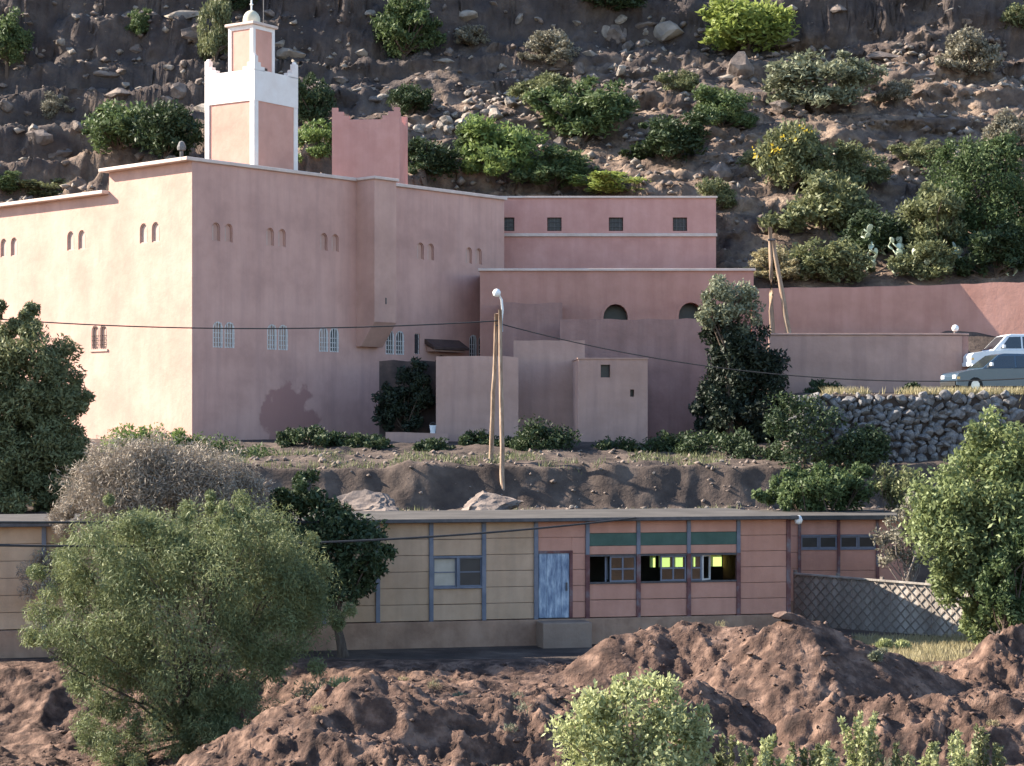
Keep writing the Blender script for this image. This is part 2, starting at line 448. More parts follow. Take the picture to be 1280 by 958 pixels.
M['grey_leaf'] = leaf_mat('dry_grey_leaf', (0.20,0.165,0.13), (0.35,0.295,0.235), 0.15)
M['dark_leaf'] = leaf_mat('dark_leaf', (0.025,0.042,0.02), (0.06,0.085,0.035), 0.2)
M['shade_leaf'] = leaf_mat('shade_dark_leaf', (0.014,0.02,0.014), (0.03,0.042,0.024), 0.1)  # courtyard shade put into the leaf colour; the broad tree shares it
M['recess_shade'] = surf('recess_shade_plaster', [(0.045,0.034,0.032),(0.075,0.055,0.05),(0.13,0.085,0.072)], 0.8, 0.97, 0.4, 4.0)  # near-black wall colour stands for shade in the courtyard recess
M['mid_leaf'] = leaf_mat('mid_leaf', (0.05,0.08,0.032), (0.125,0.165,0.065), 0.3)
M['bright_leaf'] = leaf_mat('bright_leaf', (0.10,0.15,0.045), (0.2,0.26,0.085), 0.35)
M['lime_leaf'] = leaf_mat('lime_leaf', (0.17,0.22,0.05), (0.3,0.35,0.1), 0.35)
M['olive_leaf'] = leaf_mat('olive_leaf', (0.10,0.115,0.055), (0.2,0.21,0.10), 0.25)
M['fresh_leaf'] = leaf_mat('fresh_leaf', (0.11,0.14,0.055), (0.24,0.28,0.12), 0.3)
M['sage_leaf'] = leaf_mat('sage_leaf', (0.13,0.145,0.09), (0.24,0.25,0.165), 0.2)
M['drab_leaf'] = leaf_mat('drab_leaf', (0.17,0.155,0.115), (0.27,0.25,0.19), 0.2)
M['pale_leaf'] = leaf_mat('pale_leaf', (0.22,0.25,0.10), (0.46,0.48,0.25), 0.35)
M['straw'] = leaf_mat('straw', (0.25,0.215,0.12), (0.4,0.345,0.2), 0.3)
M['flower'] = leaf_mat('yellow_flower', (0.5,0.36,0.03), (0.6,0.45,0.06), 0.3)
M['cactus'] = surf('cactus_pad', [(0.42,0.48,0.34),(0.55,0.6,0.46)], 3.0, 0.55, 0.1, 10.0, spec=0.4)
M['bluepaint'] = surf('blue_car_paint', [(0.04,0.068,0.10),(0.045,0.072,0.105)], 2.0, 0.25, 0, spec=0.8, metal=0.2)
M['whitepaint'] = surf('white_car_paint', [(0.66,0.68,0.7),(0.7,0.72,0.74)], 2.0, 0.3, 0, spec=0.5)
M['carglass'] = surf('car_glass', [(0.02,0.025,0.03),(0.025,0.03,0.035)], 2.0, 0.06, 0, spec=0.9)
M['rubber'] = surf('tyre_rubber', [(0.02,0.02,0.02),(0.03,0.03,0.03)], 5.0, 0.85, 0)
M['chrome'] = surf('hub_metal', [(0.4,0.4,0.42),(0.5,0.5,0.52)], 5.0, 0.3, 0, metal=0.9)
M['lens'] = surf('amber_lens', [(0.7,0.4,0.12),(0.75,0.45,0.15)], 5.0, 0.2, 0, spec=0.6)
M['clearlens'] = surf('clear_lens', [(0.7,0.7,0.72),(0.8,0.8,0.8)], 5.0, 0.15, 0, spec=0.7)
M['plastic'] = surf('white_plastic', [(0.6,0.62,0.64),(0.7,0.72,0.74)], 5.0, 0.5, 0)

# ------------------------------------------------------------------ terrain meshes
def grid(name, xs, ys, mat, zfun, beds=False):
    X, Y = np.meshgrid(xs, ys)
    Z = zfun(X, Y)
    if beds:
        k = sstep(Y, 110, 114)
        Y = Y - k*(1.0*fbm(X*0.16, (Z+0.05*X)*1.1, 3, 151, 0.6)*np.clip(0.6+1.6*fbm(X*0.07, Z*0.1, 2, 153), 0.1, 1.2) + 0.55*fbm(X*0.9, Z*2.0, 4, 155, 0.6))
    nx, ny = len(xs), len(ys)
    co = np.stack([X, Y, Z], -1).reshape(-1, 3).astype(np.float32)
    i = np.arange((ny-1)*(nx-1)); r = i//(nx-1); c = i % (nx-1)
    a = r*nx+c
    fa = np.stack([a, a+1, a+nx+1, a+nx], -1).astype(np.int32)
    me = np_mesh(name, co, fa, mat, smooth=True)
    o = link(name, me)
    return structure(o)

def np_mesh(name, co, fa, mat, smooth=False, tint=None):
    me = bpy.data.meshes.new(name)
    k = fa.shape[1]
    me.vertices.add(len(co)); me.vertices.foreach_set('co', co.ravel().astype(np.float32))
    me.loops.add(fa.size); me.loops.foreach_set('vertex_index', fa.ravel().astype(np.int32))
    me.polygons.add(len(fa))
    me.polygons.foreach_set('loop_start', np.arange(0, fa.size, k, dtype=np.int32))
    me.polygons.foreach_set('loop_total', np.full(len(fa), k, dtype=np.int32))
    if smooth: me.polygons.foreach_set('use_smooth', np.ones(len(fa), dtype=bool))
    me.update(calc_edges=True)
    if tint is not None:
        at_ = me.attributes.new('tint', 'FLOAT', 'FACE'); at_.data.foreach_set('value', tint.astype(np.float32))
    me.materials.append(mat)
    return me

grid('earth_bank', np.arange(-16, 17.01, 0.062), np.arange(39.5, 59.01, 0.062), M['earth'], H)
grid('yard', np.arange(-38, 42.01, 0.16), np.concatenate([np.arange(59, 78, 0.25), np.arange(78, 90, 0.1), np.arange(90, 109.01, 0.25)]), M['yardsoil'], H)
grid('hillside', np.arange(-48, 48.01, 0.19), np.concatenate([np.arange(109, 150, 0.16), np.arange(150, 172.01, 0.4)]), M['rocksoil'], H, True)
def zfar(X, Y):
    z = H(X, Y, False)
    inside = ((X > -38) & (X < 42) & (Y > 57) & (Y < 111)) | ((X > -48) & (X < 48) & (Y > 107) & (Y < 172)) | ((X > -16) & (X < 17) & (Y > 40.5) & (Y < 60))
    return z - np.where(inside, 5.0, 0.25)
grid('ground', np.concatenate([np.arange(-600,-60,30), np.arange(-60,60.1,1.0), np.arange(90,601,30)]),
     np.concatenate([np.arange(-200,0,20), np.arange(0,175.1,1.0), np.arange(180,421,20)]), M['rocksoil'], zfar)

# ------------------------------------------------------------------ walls with openings
def arch_pts(x0, x1, z0, z1, arch, n=8):
    """outline from bottom left, up, over the arch, down to bottom right"""
    if not arch: return [(x0,z0),(x0,z1),(x1,z1),(x1,z0)]
    r = (x1-x0)/2; cx = (x0+x1)/2; zs = z1-r
    return [(x0,z0)] + [(cx-r*math.cos(math.pi*i/n), zs+r*math.sin(math.pi*i/n)) for i in range(n+1)] + [(x1,z0)]

def wall(mb, u0, u1, z0, z1, ops, fn, depth=0.22, top=None):
    """sheet in the (u,z) plane with real recesses; ops: (u0,u1,z0,z1,arch); top(u) optional"""
    us = sorted(set([u0,u1]+[v for o in ops for v in o[:2]])); zs = sorted(set([z0,z1]+[v for o in ops for v in o[2:4]]))
    for a, b in zip(us[:-1], us[1:]):
        for c, d in zip(zs[:-1], zs[1:]):
            mu, mz = (a+b)/2, (c+d)/2
            if any(o[0] < mu < o[1] and o[2] < mz < o[3] for o in ops): continue
            mb.quad(fn(a,c,0), fn(b,c,0), fn(b,d,0), fn(a,d,0))
    for o in ops:
        pts = arch_pts(*o)
        for p, q in zip(pts, pts[1:]+pts[:1]):
            mb.quad(fn(p[0],p[1],0), fn(q[0],q[1],0), fn(q[0],q[1],depth), fn(p[0],p[1],depth))
        mb.quad(*[fn(p[0],p[1],depth) for p in pts])
        if o[4]:
            n = (len(pts)-3); h = n//2
            left = pts[1:2+h]; right = pts[1+h:2+n]
            mb.quad(*([fn(o[0],o[3],0)] + [fn(p[0],p[1],0) for p in left]))
            mb.quad(*([fn(p[0],p[1],0) for p in right] + [fn(o[1],o[3],0)]))
    return mb

def strip(mb, pts, fn, w, d0, d1, close=True):
    """frame strip along a closed outline, width w towards the inside"""
    cx = sum(p[0] for p in pts)/len(pts); cz = sum(p[1] for p in pts)/len(pts)
    us = [p[0] for p in pts]; zs = [p[1] for p in pts]
    sx = 1-2*w/(max(us)-min(us)); sz = 1-2*w/(max(zs)-min(zs))
    mx = (max(us)+min(us))/2; mz = (max(zs)+min(zs))/2
    inn = [(mx+(p[0]-mx)*sx, mz+(p[1]-mz)*sz) for p in pts]
    n = len(pts)
    for i in range(n):
        j = (i+1) % n
        a, b, c, d = pts[i], pts[j], inn[j], inn[i]
        mb.quad(fn(a[0],a[1],d0), fn(b[0],b[1],d0), fn(c[0],c[1],d0), fn(d[0],d[1],d0))
        mb.quad(fn(d[0],d[1],d0), fn(c[0],c[1],d0), fn(c[0],c[1],d1), fn(d[0],d[1],d1))
        mb.quad(fn(a[0],a[1],d0), fn(b[0],b[1],d0), fn(b[0],b[1],d1), fn(a[0],a[1],d1))
    return mb

def window(parent, o, fn, depth, pane, frame, bars=None, barmat=None, fw=0.05, half=0, proud=0.0):
    """pane part with frame and grille sub-parts inside an opening"""
    pts = arch_pts(*o)
    mb = MB(); mb.quad(*[fn(p[0],p[1],depth-0.03) for p in pts])
    w = mb.build('window', pane, parent)
    if frame:
        strip(MB(), pts, fn, fw, depth-0.09-proud, depth-0.02).build('window_frame', frame, w)
    if half:
        a, b = (o[0]+0.02, o[0]+(o[1]-o[0])*half) if half > 0 else (o[1]+(o[1]-o[0])*half, o[1]-0.02)
        r = (o[1]-o[0])/2 if o[4] else 0
        q = MB(); q.prism([(a,o[2]+0.03),(b,o[2]+0.03),(b,o[3]-r*0.45-0.02),(a,o[3]-r*0.75-0.02)], lambda u,z,d: fn(u,z,d), depth-0.08, depth-0.045)
        q.build('shutter', barmat, w)
    if bars:
        g = MB(); nu, nz = bars
        r = (o[1]-o[0])/2 if o[4] else 0
        for i in range(1, nu+1):
            u = o[0]+(o[1]-o[0])*i/(nu+1)
            t = (u-(o[0]+o[1])/2)/max(1e-6,(o[1]-o[0])/2)
            zt = o[3]-r + r*math.sqrt(max(0,1-t*t)) if o[4] else o[3]
            g.prism([(u-0.018,o[2]),(u+0.018,o[2]),(u+0.018,zt-0.01),(u-0.018,zt-0.01)], fn, depth-0.15-proud, depth-0.115-proud)
        for i in range(1, nz+1):
            z = o[2]+(o[3]-r-o[2])*i/(nz+1)
            g.prism([(o[0],z-0.018),(o[1],z-0.018),(o[1],z+0.018),(o[0],z+0.018)], fn, depth-0.114-proud, depth-0.09-proud)
        g.build('window_grille', barmat, w)
    return w

# ------------------------------------------------------------------ the mosque
ANG = math.atan2(0.744, 0.668)
CX, CY = (240-640)/F*95.0, 95.0
mosque = thing('mosque', 'large pale pink plastered mosque block with arched niches and a corbelled wall bay', 'mosque', (CX, CY, 0), ANG)
fr = lambda u, z, d: (u, d, z)          # front plane, depth inwards = +y
lf = lambda u, z, d: (d, u, z)          # left plane
ZB, ZT, ZL = -0.9, 12.55, 11.5
LX, LY = 21.5, 23.0
upF = [1.82, 5.16, 8.66, 15.44, 19.1]
loF = [1.9, 5.25, 8.62, 13.2, 19.4]
opsF = []
for t in upF: opsF += [(t-0.62, t-0.14, 8.95, 9.82, True), (t+0.14, t+0.62, 8.95, 9.82, True)]
for t in loF: opsF += [(t-0.66, t-0.05, 3.98, 5.2, True), (t+0.05, t+0.66, 3.98, 5.2, True)]
opsF += [(14.62, 15.0, 4.05, 5.1, False), (16.1, 17.2, 1.4, 4.05, True)]
wall(MB(), 0, LX, ZB, ZT, opsF, fr, 0.16).build('front_wall', M['plaster_patch'], mosque)
opsL = []
for s_ in (3.13, 8.88, 14.57): opsL += [(s_-0.74, s_-0.17, 8.97, 9.92, True), (s_+0.17, s_+0.74, 8.97, 9.92, True)]
opsL += [(6.42, 7.0, 4.05, 5.2, True), (7.06, 7.64, 4.05, 5.2, True)]
mbw = wall(MB(), 0, LY, ZB, ZL, opsL, lf, 0.13)
mbw.quad((0,0,ZL),(0,6.25,ZL),(0,6.25,ZT),(0,0,ZT)); mbw.quad((0,6.25,ZL),(LX,6.25,ZL),(LX,6.25,ZT),(0,6.25,ZT))
mbw.build('side_wall', M['plaster'], mosque)
MB().quad((LX,0,ZB),(LX,LY,ZB),(LX,LY,ZL),(LX,0,ZL)).quad((LX,0,ZL),(LX,6.25,ZL),(LX,6.25,ZT),(LX,0,ZT)).quad((0,LY,ZB),(LX,LY,ZB),(LX,LY,ZL),(0,LY,ZL)).build('rear_wall', M['plaster'], mosque)
MB().quad((0,0,ZT-0.25),(LX,0,ZT-0.25),(LX,6.25,ZT-0.25),(0,6.25,ZT-0.25)).quad((0,6.25,ZL-0.25),(LX,6.25,ZL-0.25),(LX,LY,ZL-0.25),(0,LY,ZL-0.25)).build('roof', M['flatroof'], mosque)
MB().box(-0.42,LX+0.12,-0.14,0.22,ZT,ZT+0.17).build('coping', M['coping'], mosque, bevel=0.03)
MB().box(-0.42,0.22,0.222,6.55,ZT,ZT+0.17).build('coping', M['coping'], mosque, bevel=0.03)
MB().box(-0.42,0.22,6.252,LY,ZL,ZL+0.17).build('coping', M['coping'], mosque, bevel=0.03)
MB().box(LX-0.22,LX+0.12,0.222,6.5,ZT,ZT+0.17).build('coping', M['coping'], mosque, bevel=0.03)
for k, o in enumerate(opsF):
    if o[2] > 8: window(mosque, o, fr, 0.16, M['plaster'], M['plaster'], None, M['shutter'], 0.04, half=0.3)
    elif o[2] < 2: window(mosque, o, fr, 0.16, M['dark'], M['darkwood'], None, None, 0.08)
    elif not o[4]: window(mosque, o, fr, 0.16, M['dark'], M['grille'], (2, 3), M['iron'], 0.04)
    else: window(mosque, o, fr, 0.16, M['dark'] if o[0] > 8 else M['shutter'], M['grille'], (3, 3), M['grille'], 0.06, proud=0.06)
for o in opsL:
    if o[2] > 8: window(mosque, o, lf, 0.13, M['shutter'], M['shutter'], None, M['darkwood'], 0.05, half=0.16)
    else: window(mosque, o, lf, 0.13, M['shutter'], M['shutter'], (2, 3), M['darkwood'], 0.05, proud=0.02)
MB().box(6.34,7.72,-0.001,0.02,3.9,3.96)  # (sill is built below)
MB().box(-0.06,0.05,6.33,7.73,3.93,4.04).build('window_sill', M['shutter'], mosque)
# bay on the front wall, with its sloping corbel
B0, B1, BP = 10.46, 11.98, 1.32
bay = MB(); bay.box(B0, B1, -BP, -0.002, 5.5, ZT+0.02).build('bay', M['plaster'], mosque)
MB().prism([(-BP,5.498),(-0.002,5.498),(-0.002,4.3),(-0.35,4.3)], lambda y,z,x: (x,y,z), B0, B1).build('corbel', M['plaster'], mosque)
MB().box(B0-0.1, B1+0.1, -BP-0.12, -0.145, ZT+0.022, ZT+0.17).build('bay_coping', M['coping'], mosque, bevel=0.03)
MB().box(B0+0.75, B0+0.83, -BP-0.02, -BP+0.05, 6.4, 6.72).build('bay_slit', M['dark'], mosque)
# tiled hood over the doorway
hood = MB(); hood.prism([(-0.75,4.42),(-0.003,4.86),(-0.003,4.6),(-0.75,4.3)], lambda y,z,x: (x,y,z), 15.35, 17.95).build('door_hood', M['darkwood'], mosque)
MB().prism([(-0.6,4.28),(-0.003,4.5),(-0.003,4.2),(-0.6,4.2)], lambda y,z,x: (x,y,z), 15.5, 17.8).build('hood_soffit', M['mud_pale'], mosque)

# ------------------------------------------------------------------ minaret (rises through the roof)
MA = math.atan2(0.825, 0.565)
MD = 99.5
mx_, my_ = (318-640)/F*MD, MD
minaret = thing('minaret', 'square white and pink minaret with horned corners, lantern tower and small dome', 'minaret', (mx_, my_, 0), MA)
W_ = 3.25
z_roof = 11.0; z_p = (HOR-125)/F*MD; z_par = (HOR-86)/F*MD; z_horn = (HOR-74)/F*MD
# recessed panels: shaft pink core, white frame
MB().box(0.05, W_-0.05, 0.05, W_-0.05, z_roof, z_p+0.02).build('shaft', M['peach'], minaret)
for (a, b, c, d) in ((0,0.3,0,0.3),(W_-0.3,W_,0,0.3),(0,0.3,W_-0.3,W_),(W_-0.3,W_,W_-0.3,W_)):
    MB().box(a, b, c, d, z_roof, z_p).build('corner_pilaster', M['whitewash'], minaret, bevel=0.02)
par = MB()
for (a, b, c, d) in ((0,W_,0,0.28),(0,W_,W_-0.28,W_),(0,0.28,0.282,W_-0.282),(W_-0.28,W_,0.282,W_-0.282)):
    par.box(a, b, c, d, z_p+0.001, z_par)
par.box(0.283, W_-0.283, 0.283, W_-0.283, z_p+0.1, z_p+0.3)
par.build('parapet', M['whitewash'], minaret)
def horn(cx, cy, dx, dy, mat, parent, z0, zt, w=0.28, ln=0.75):
    m = MB()
    h = zt-z0
    for (ax, ay) in ((dx,0),(0,dy)):
        for f0, f1, hh in ((0,0.36,1.0),(0.36,0.62,0.55),(0.62,1.0,0.25)):
            if f0 == 0 and ax == 0: continue
            if ax:
                xs = sorted((cx+ax*ln*f0, cx+ax*ln*f1)); ys = sorted((cy, cy+dy*w))
            else:
                ys = sorted((cy+ay*ln*max(f0,0.37), cy+ay*ln*f1)); xs = sorted((cx, cx+dx*w))
            m.box(xs[0], xs[1], ys[0], ys[1], z0-0.05, z0+h*hh)
    m.lathe([(0.0,0.13),(0.09,0.1),(0.13,0.0),(0.1,-0.1)], (cx+dx*0.14, cy+dy*0.14, zt), 8)
    return m.build('horn', mat, parent)
for (a, b, dx, dy) in ((0,0,1,1),(W_,0,-1,1),(0,W_,1,-1),(W_,W_,-1,-1)):
    horn(a, b, dx, dy, M['whitewash'], minaret, z_par, z_horn+0.2)
LW = 1.62; l0 = (W_-LW)/2; l1 = l0+LW; z_l = (HOR-32)/F*(MD+1.5)
lan = MB().box(l0+0.04, l1-0.04, l0+0.04, l1-0.04, z_p+0.3, z_l).build('lantern_tower', M['peach'], minaret)
for a in (l0, l1-0.2):
    for b in (l0, l1-0.2):
        MB().box(a, a+0.2, b, b+0.2, z_p+0.3, z_l-0.001).build('corner_strip', M['whitewash'], lan)
MB().box(l0+0.2, l1-0.2, l0, l0+0.05, z_l-0.2, z_l-0.001).box(l0, l0+0.05, l0+0.2, l1-0.2, z_l-0.2, z_l-0.001).build('top_band', M['whitewash'], lan)
MB().box(l0-0.13, l1+0.13, l0-0.13, l1+0.13, z_l, z_l+0.14).build('cornice', M['coping'], minaret, bevel=0.03)
MB().box(l1-1.05, l1-0.55, l0+0.0, l0+0.045, z_par-0.3, z_par+0.35).build('hatch', M['darkwood'], minaret)
zc = z_l+0.14; cc = (l0+LW/2, l0+LW/2, zc)
dome = MB().lathe([(0.43,-0.01),(0.43,0.25)]+[(0.43*math.cos(a), 0.25+0.5*math.sin(a)) for a in [i*math.pi/16 for i in range(1,9)]], cc, 20).build('dome', M['dome'], minaret, smooth=True)
MB().tube([(cc[0],cc[1],zc+0.7),(cc[0],cc[1],zc+1.7)], 0.04, 8).lathe([(0.0,0.1),(0.1,0.0),(0.0,-0.1)], (cc[0],cc[1],zc+1.05), 10).build('finial', M['lampwhite'], minaret)
ap = at(319, 30, MD+1.5)
MB().tube([(l1-0.15,l0+0.6,zc-0.05),(l1-0.15,l0+0.6,zc+2.2)], 0.03, 6).build('aerial_pole', M['iron'], minaret)

# small speaker-like figure pole on roof edge of the mosque
rp_ = at(227, 190, 99)
rt = thing('roof_vent', 'small grey vent pipe with a cowl on the mosque roof edge', 'vent', (rp_.x, rp_.y, ZT-0.3))
MB().tube([(0,0,0),(0,0,1.35)], 0.09, 8).build('pipe', M['greystone'], rt)
MB().lathe([(0.09,1.3),(0.2,1.35),(0.22,1.5),(0.12,1.75),(0.0,1.8)], (0,0,0), 10).build('cowl', M['greystone'], rt)

# ------------------------------------------------------------------ second tower
TD = 112.0
tw = thing('old_tower', 'plain rose pink square tower with stepped corner merlons behind the mosque roof', 'tower', tuple(at(415, 541, TD)), math.radians(-4))
wt = 85/F*TD; zt0 = (HOR-150)/F*TD; ztm = (HOR-135)/F*TD
MB().box(0, wt, 0, wt, 5, zt0-0.5).build('shaft', M['rose'], tw)
pm = MB()
for (a,b,c,d) in ((0,wt,0,0.3),(0,wt,wt-0.3,wt),(0,0.3,0.302,wt-0.302),(wt-0.3,wt,0.302,wt-0.302)):
    pm.box(a,b,c,d,zt0-0.498,zt0)
pm.build('parapet', M['rose'], tw)
for (a, b, dx, dy) in ((0,0,1,1),(wt,0,-1,1),(0,wt,1,-1),(wt,wt,-1,-1)):
    m = MB(); ln = 0.95; h = ztm-zt0
    for f0, f1, hh in ((0,0.33,1.0),(0.33,0.66,0.66),(0.66,1.0,0.33)):
        xs = sorted((a+dx*ln*f0, a+dx*ln*f1)); ys = sorted((b, b+dy*0.3)); m.box(xs[0],xs[1],ys[0],ys[1],zt0+0.001,zt0+h*hh)
        if f0 > 0:
            ys = sorted((b+dy*ln*f0, b+dy*ln*f1)); xs = sorted((a, a+dx*0.3)); m.box(xs[0],xs[1],ys[0],ys[1],zt0+0.001,zt0+h*hh)
    m.build('merlon', M['rose'], tw)

# ------------------------------------------------------------------ rear wings
def frontbox(name, label, cat, px0, px1, ytop, D, depth, zb, mat, ops=(), rz=0.0, rev=0.22, group=None):
    """block whose front runs between two pixel columns at distance D"""
    p = at(px0, ytop, D)
    t = thing(name, label, cat, (p.x, p.y, 0), rz, group)
    w = (px1-px0)/F*D
    wall(MB(), 0, w, zb, p.z, list(ops), fr, rev).build('front_wall', mat, t)
    MB().quad((0,0,zb),(0,depth,zb),(0,depth,p.z),(0,0,p.z)).quad((w,0,zb),(w,depth,zb),(w,depth,p.z),(w,0,p.z)).quad((0,depth,zb),(w,depth,zb),(w,depth,p.z),(0,depth,p.z)).build('side_wall', mat, t)
    MB().quad((0,0,p.z-0.004),(w,0,p.z-0.004),(w,depth,p.z-0.004),(0,depth,p.z-0.004)).build('roof', M['flatroof'], t)
    return t, w, p.z

D2 = 112.5
s2 = D2/F
def u2(px, px0): return (px-px0)*s2
opsW = []
for px in (634, 693, 770, 850):
    opsW.append((u2(px-9,600), u2(px+9,600), (HOR-289)*s2, (HOR-272)*s2, False))
wing, ww, wz = frontbox('rear_house', 'rose pink two storey house with four small grilled windows behind the mosque', 'house', 600, 895, 248, D2, 6.0, 3.0, M['rose'], opsW)
for o in opsW: window(wing, o, fr, 0.22, M['dark'], M['darkwood'], (3, 2), M['iron'], 0.06)
MB().box(-0.05, ww+0.08, -0.1, 0.3, wz, wz+0.11).build('coping', M['coping'], wing, bevel=0.02)
MB().box(ww-0.2, ww+0.08, 0.302, 6.0, wz, wz+0.11).build('coping', M['coping'], wing, bevel=0.02)
MB().box(-0.05, ww+0.06, -0.12, -0.002, (HOR-296)*s2, (HOR-292)*s2).build('string_course', M['coping'], wing, bevel=0.02)

D3 = 106.5; s3 = D3/F
opsA = [((754-600)*s3, (785-600)*s3, 4.0, (HOR-380)*s3, True), ((848-600)*s3, (879-600)*s3, 4.0, (HOR-378)*s3, True)]
arc, aw, az = frontbox('arcade_wing', 'low terracotta wing with pale coping and two round arches', 'house', 600, 942, 339, D3, 5.2, 2.5, M['terracotta'], opsA, rev=1.2)
for o in opsA:
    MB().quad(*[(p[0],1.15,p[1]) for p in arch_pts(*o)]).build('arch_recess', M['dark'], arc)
    outer = (o[0]-0.12,o[1]+0.12,o[2],o[3]+0.12,True)
    strip(MB(), arch_pts(*outer), fr, 0.13, -0.04, -0.001).build('arch_surround', M['terracotta'], arc)
MB().box(-0.1, aw+0.1, -0.12, 0.35, az, az+0.13).build('coping', M['coping'], arc, bevel=0.02)
MB().box(aw-0.25, aw+0.1, 0.352, 5.2, az, az+0.13).build('coping', M['coping'], arc, bevel=0.02)

# courtyard walls and blocks
def plain_block(name, label, cat, px0, px1, ytop, ybot_z, D, depth, mat, rz=0.0, cop=True, seed=1):
    p = at(px0, ytop, D); w = (px1-px0)/F*D/max(0.3, math.cos(rz))
    t = thing(name, label, cat, (p.x, p.y, ybot_z), rz)
    rnd = random.Random(seed)
    h = p.z-ybot_z; n = max(3, int(w/0.6)); m = MB()
    tops = [h + rnd.uniform(-0.05, 0.04) for _ in range(n+1)]
    for i in range(n):
        a, b = w*i/n, w*(i+1)/n
        m.quad((a,0,0),(b,0,0),(b,0,tops[i+1]),(a,0,tops[i]))
        m.quad((a,0,tops[i]),(b,0,tops[i+1]),(b,depth,tops[i+1]),(a,depth,tops[i]))
        m.quad((a,depth,0),(b,depth,0),(b,depth,tops[i+1]),(a,depth,tops[i]))
    m.quad((0,0,0),(0,depth,0),(0,depth,tops[0]),(0,0,tops[0])); m.quad((w,0,0),(w,depth,0),(w,depth,tops[n]),(w,0,tops[n]))
    m.build('wall_body', mat, t)
    return t, w, h
plain_block('courtyard_block', 'dark recessed cube of a room beside the mosque end wall', 'house', 627, 703, 379, -0.5, 104.5, 3.0, M['mud'], seed=2)
plain_block('courtyard_wall', 'long earth plastered wall under the two round arches', 'wall', 700, 890, 399, -0.6, 102.5, 0.45, M['mud'], seed=3)
plain_block('courtyard_wall', 'earth wall stepping up between the lamp pole and the small shed', 'wall', 642, 731, 425, -0.7, 97.5, 3.0, M['mud_pale'], seed=4)
cyw, w_, h_ = plain_block('courtyard_wall', 'low pinkish yard wall standing right behind the lamp pole', 'wall', 545, 648, 446, -0.8, 95.5, 0.4, M['mud_pale'], seed=5)
MB().box(-0.0,0.4,0.402,6.0,0,h_-0.02).build('return_wall', M['mud'], cyw)
lw_, w_, h_ = plain_block('low_wall', 'knee high earth wall in front of the dark courtyard bush', 'wall', 482, 560, 541, -1.2, 94.0, 0.4, M['mud_pale'], seed=6)
pb = at(541, 541, 94.2)
bk = thing('plastic_bucket', 'small white bucket standing on the knee high wall', 'bucket', (pb.x, pb.y, h_-1.24))
MB().lathe([(0,0),(0.11,0.0),(0.15,0.36),(0.16,0.38),(0.13,0.38),(0.1,0.03),(0,0.03)], (0,0,0), 14).build('pail', M['plastic'], bk, smooth=False)
MB().tube([(0.15*math.cos(a),0.02,0.36+0.14*math.sin(a)) for a in [math.pi*i/8 for i in range(9)]], 0.012, 5).build('handle', M['iron'], bk)
# small shed with two holes
SD = 94.0; ss = SD/F
ops_s = [((751-723)*ss,(763-723)*ss,(HOR-472)*ss,(HOR-456)*ss,False), ((788-723)*ss,(793-723)*ss,(HOR-496)*ss,(HOR-487)*ss,False)]
shed, sw, sz = frontbox('plastered_shed', 'small pale flat roofed shed with two tiny square holes', 'shed', 723, 810, 449, SD, 3.2, -1.3, M['mud_pale'], ops_s, math.radians(3), 0.4)
for o in ops_s:
    MB().quad(*[(p[0],0.38,p[1]) for p in arch_pts(*o)]).build('hole_back', M['dark'], shed)
MB().box(-0.04, sw+0.04, -0.05, 3.25, sz, sz+0.06).build('roof_edge', M['mud_pale'], shed)

# ------------------------------------------------------------------ long walls on the right
UD = 103.2
def long_wall(name, label, pts, zb, zt, th, mat, seed):
    """upright wall along world points; zt list of top heights"""
    o = thing(name, label, 'wall', (pts[0][0], pts[0][1], zb))
    rnd = random.Random(seed); m = MB(); cp = MB()
    for (a, b, ta, tb) in zip(pts[:-1], pts[1:], zt[:-1], zt[1:]):
        a = Vector((a[0],a[1],0)); b = Vector((b[0],b[1],0)); d = (b-a); n = max(1, int(d.length/0.7)); d_ = d.normalized(); nn = Vector((-d_.y, d_.x, 0))*th
        base = Vector((pts[0][0], pts[0][1], 0))
        prev = ta-zb
        for i in range(n):
            p = a+d*(i/n)-base; q = a+d*((i+1)/n)-base
            h1_ = prev; h2_ = ta+(tb-ta)*(i+1)/n-zb+(rnd.uniform(-0.04,0.04) if i < n-1 else 0); prev = h2_
            P = lambda v, z: (v.x, v.y, z)
            m.quad(P(p,0),P(q,0),P(q,h2_),P(p,h1_)); m.quad(P(p,h1_),P(q,h2_),P(q+nn,h2_),P(p+nn,h1_)); m.quad(P(p+nn,0),P(q+nn,0),P(q+nn,h2_),P(p+nn,h1_))
    m.quad((0,0,0), tuple(nn), (nn.x,nn.y,zt[0]-zb), (0,0,zt[0]-zb))
    e = Vector((pts[-1][0]-pts[0][0], pts[-1][1]-pts[0][1], 0)); m.quad(tuple(e), tuple(e+nn), (e.x+nn.x,e.y+nn.y,zt[-1]-zb), (e.x,e.y,zt[-1]-zb))
    m.build('wall_body', mat, o)
    return o
a0 = at(940, 361, UD); a1 = at(1120, 358, UD); a2 = at(1200, 355, UD-0.4); a3 = at(1330, 351, UD-2.2)
long_wall('boundary_wall', 'long pink boundary wall below the cactus thicket', [(a0.x,a0.y),(a1.x,a1.y),(a2.x,a2.y),(a3.x,a3.y)], 3.2, [a0.z,a1.z,a2.z,a3.z], 0.4, M['terracotta'], 11)
b0 = at(962, 420, 96.6); b1 = at(1203, 420, 96.6)
rw = long_wall('terrace_wall', 'lower earth plastered terrace wall left of the parked cars', [(b0.x,b0.y),(b1.x,b1.y)], 0.6, [b0.z+0.02,b1.z], 0.4, M['mud_pale'], 12)
MB().box(b1.x-b0.x-0.01, b1.x-b0.x+0.28, 0.0, 3.5, 0, b1.z-0.62).build('return_wall', M['mud'], rw)
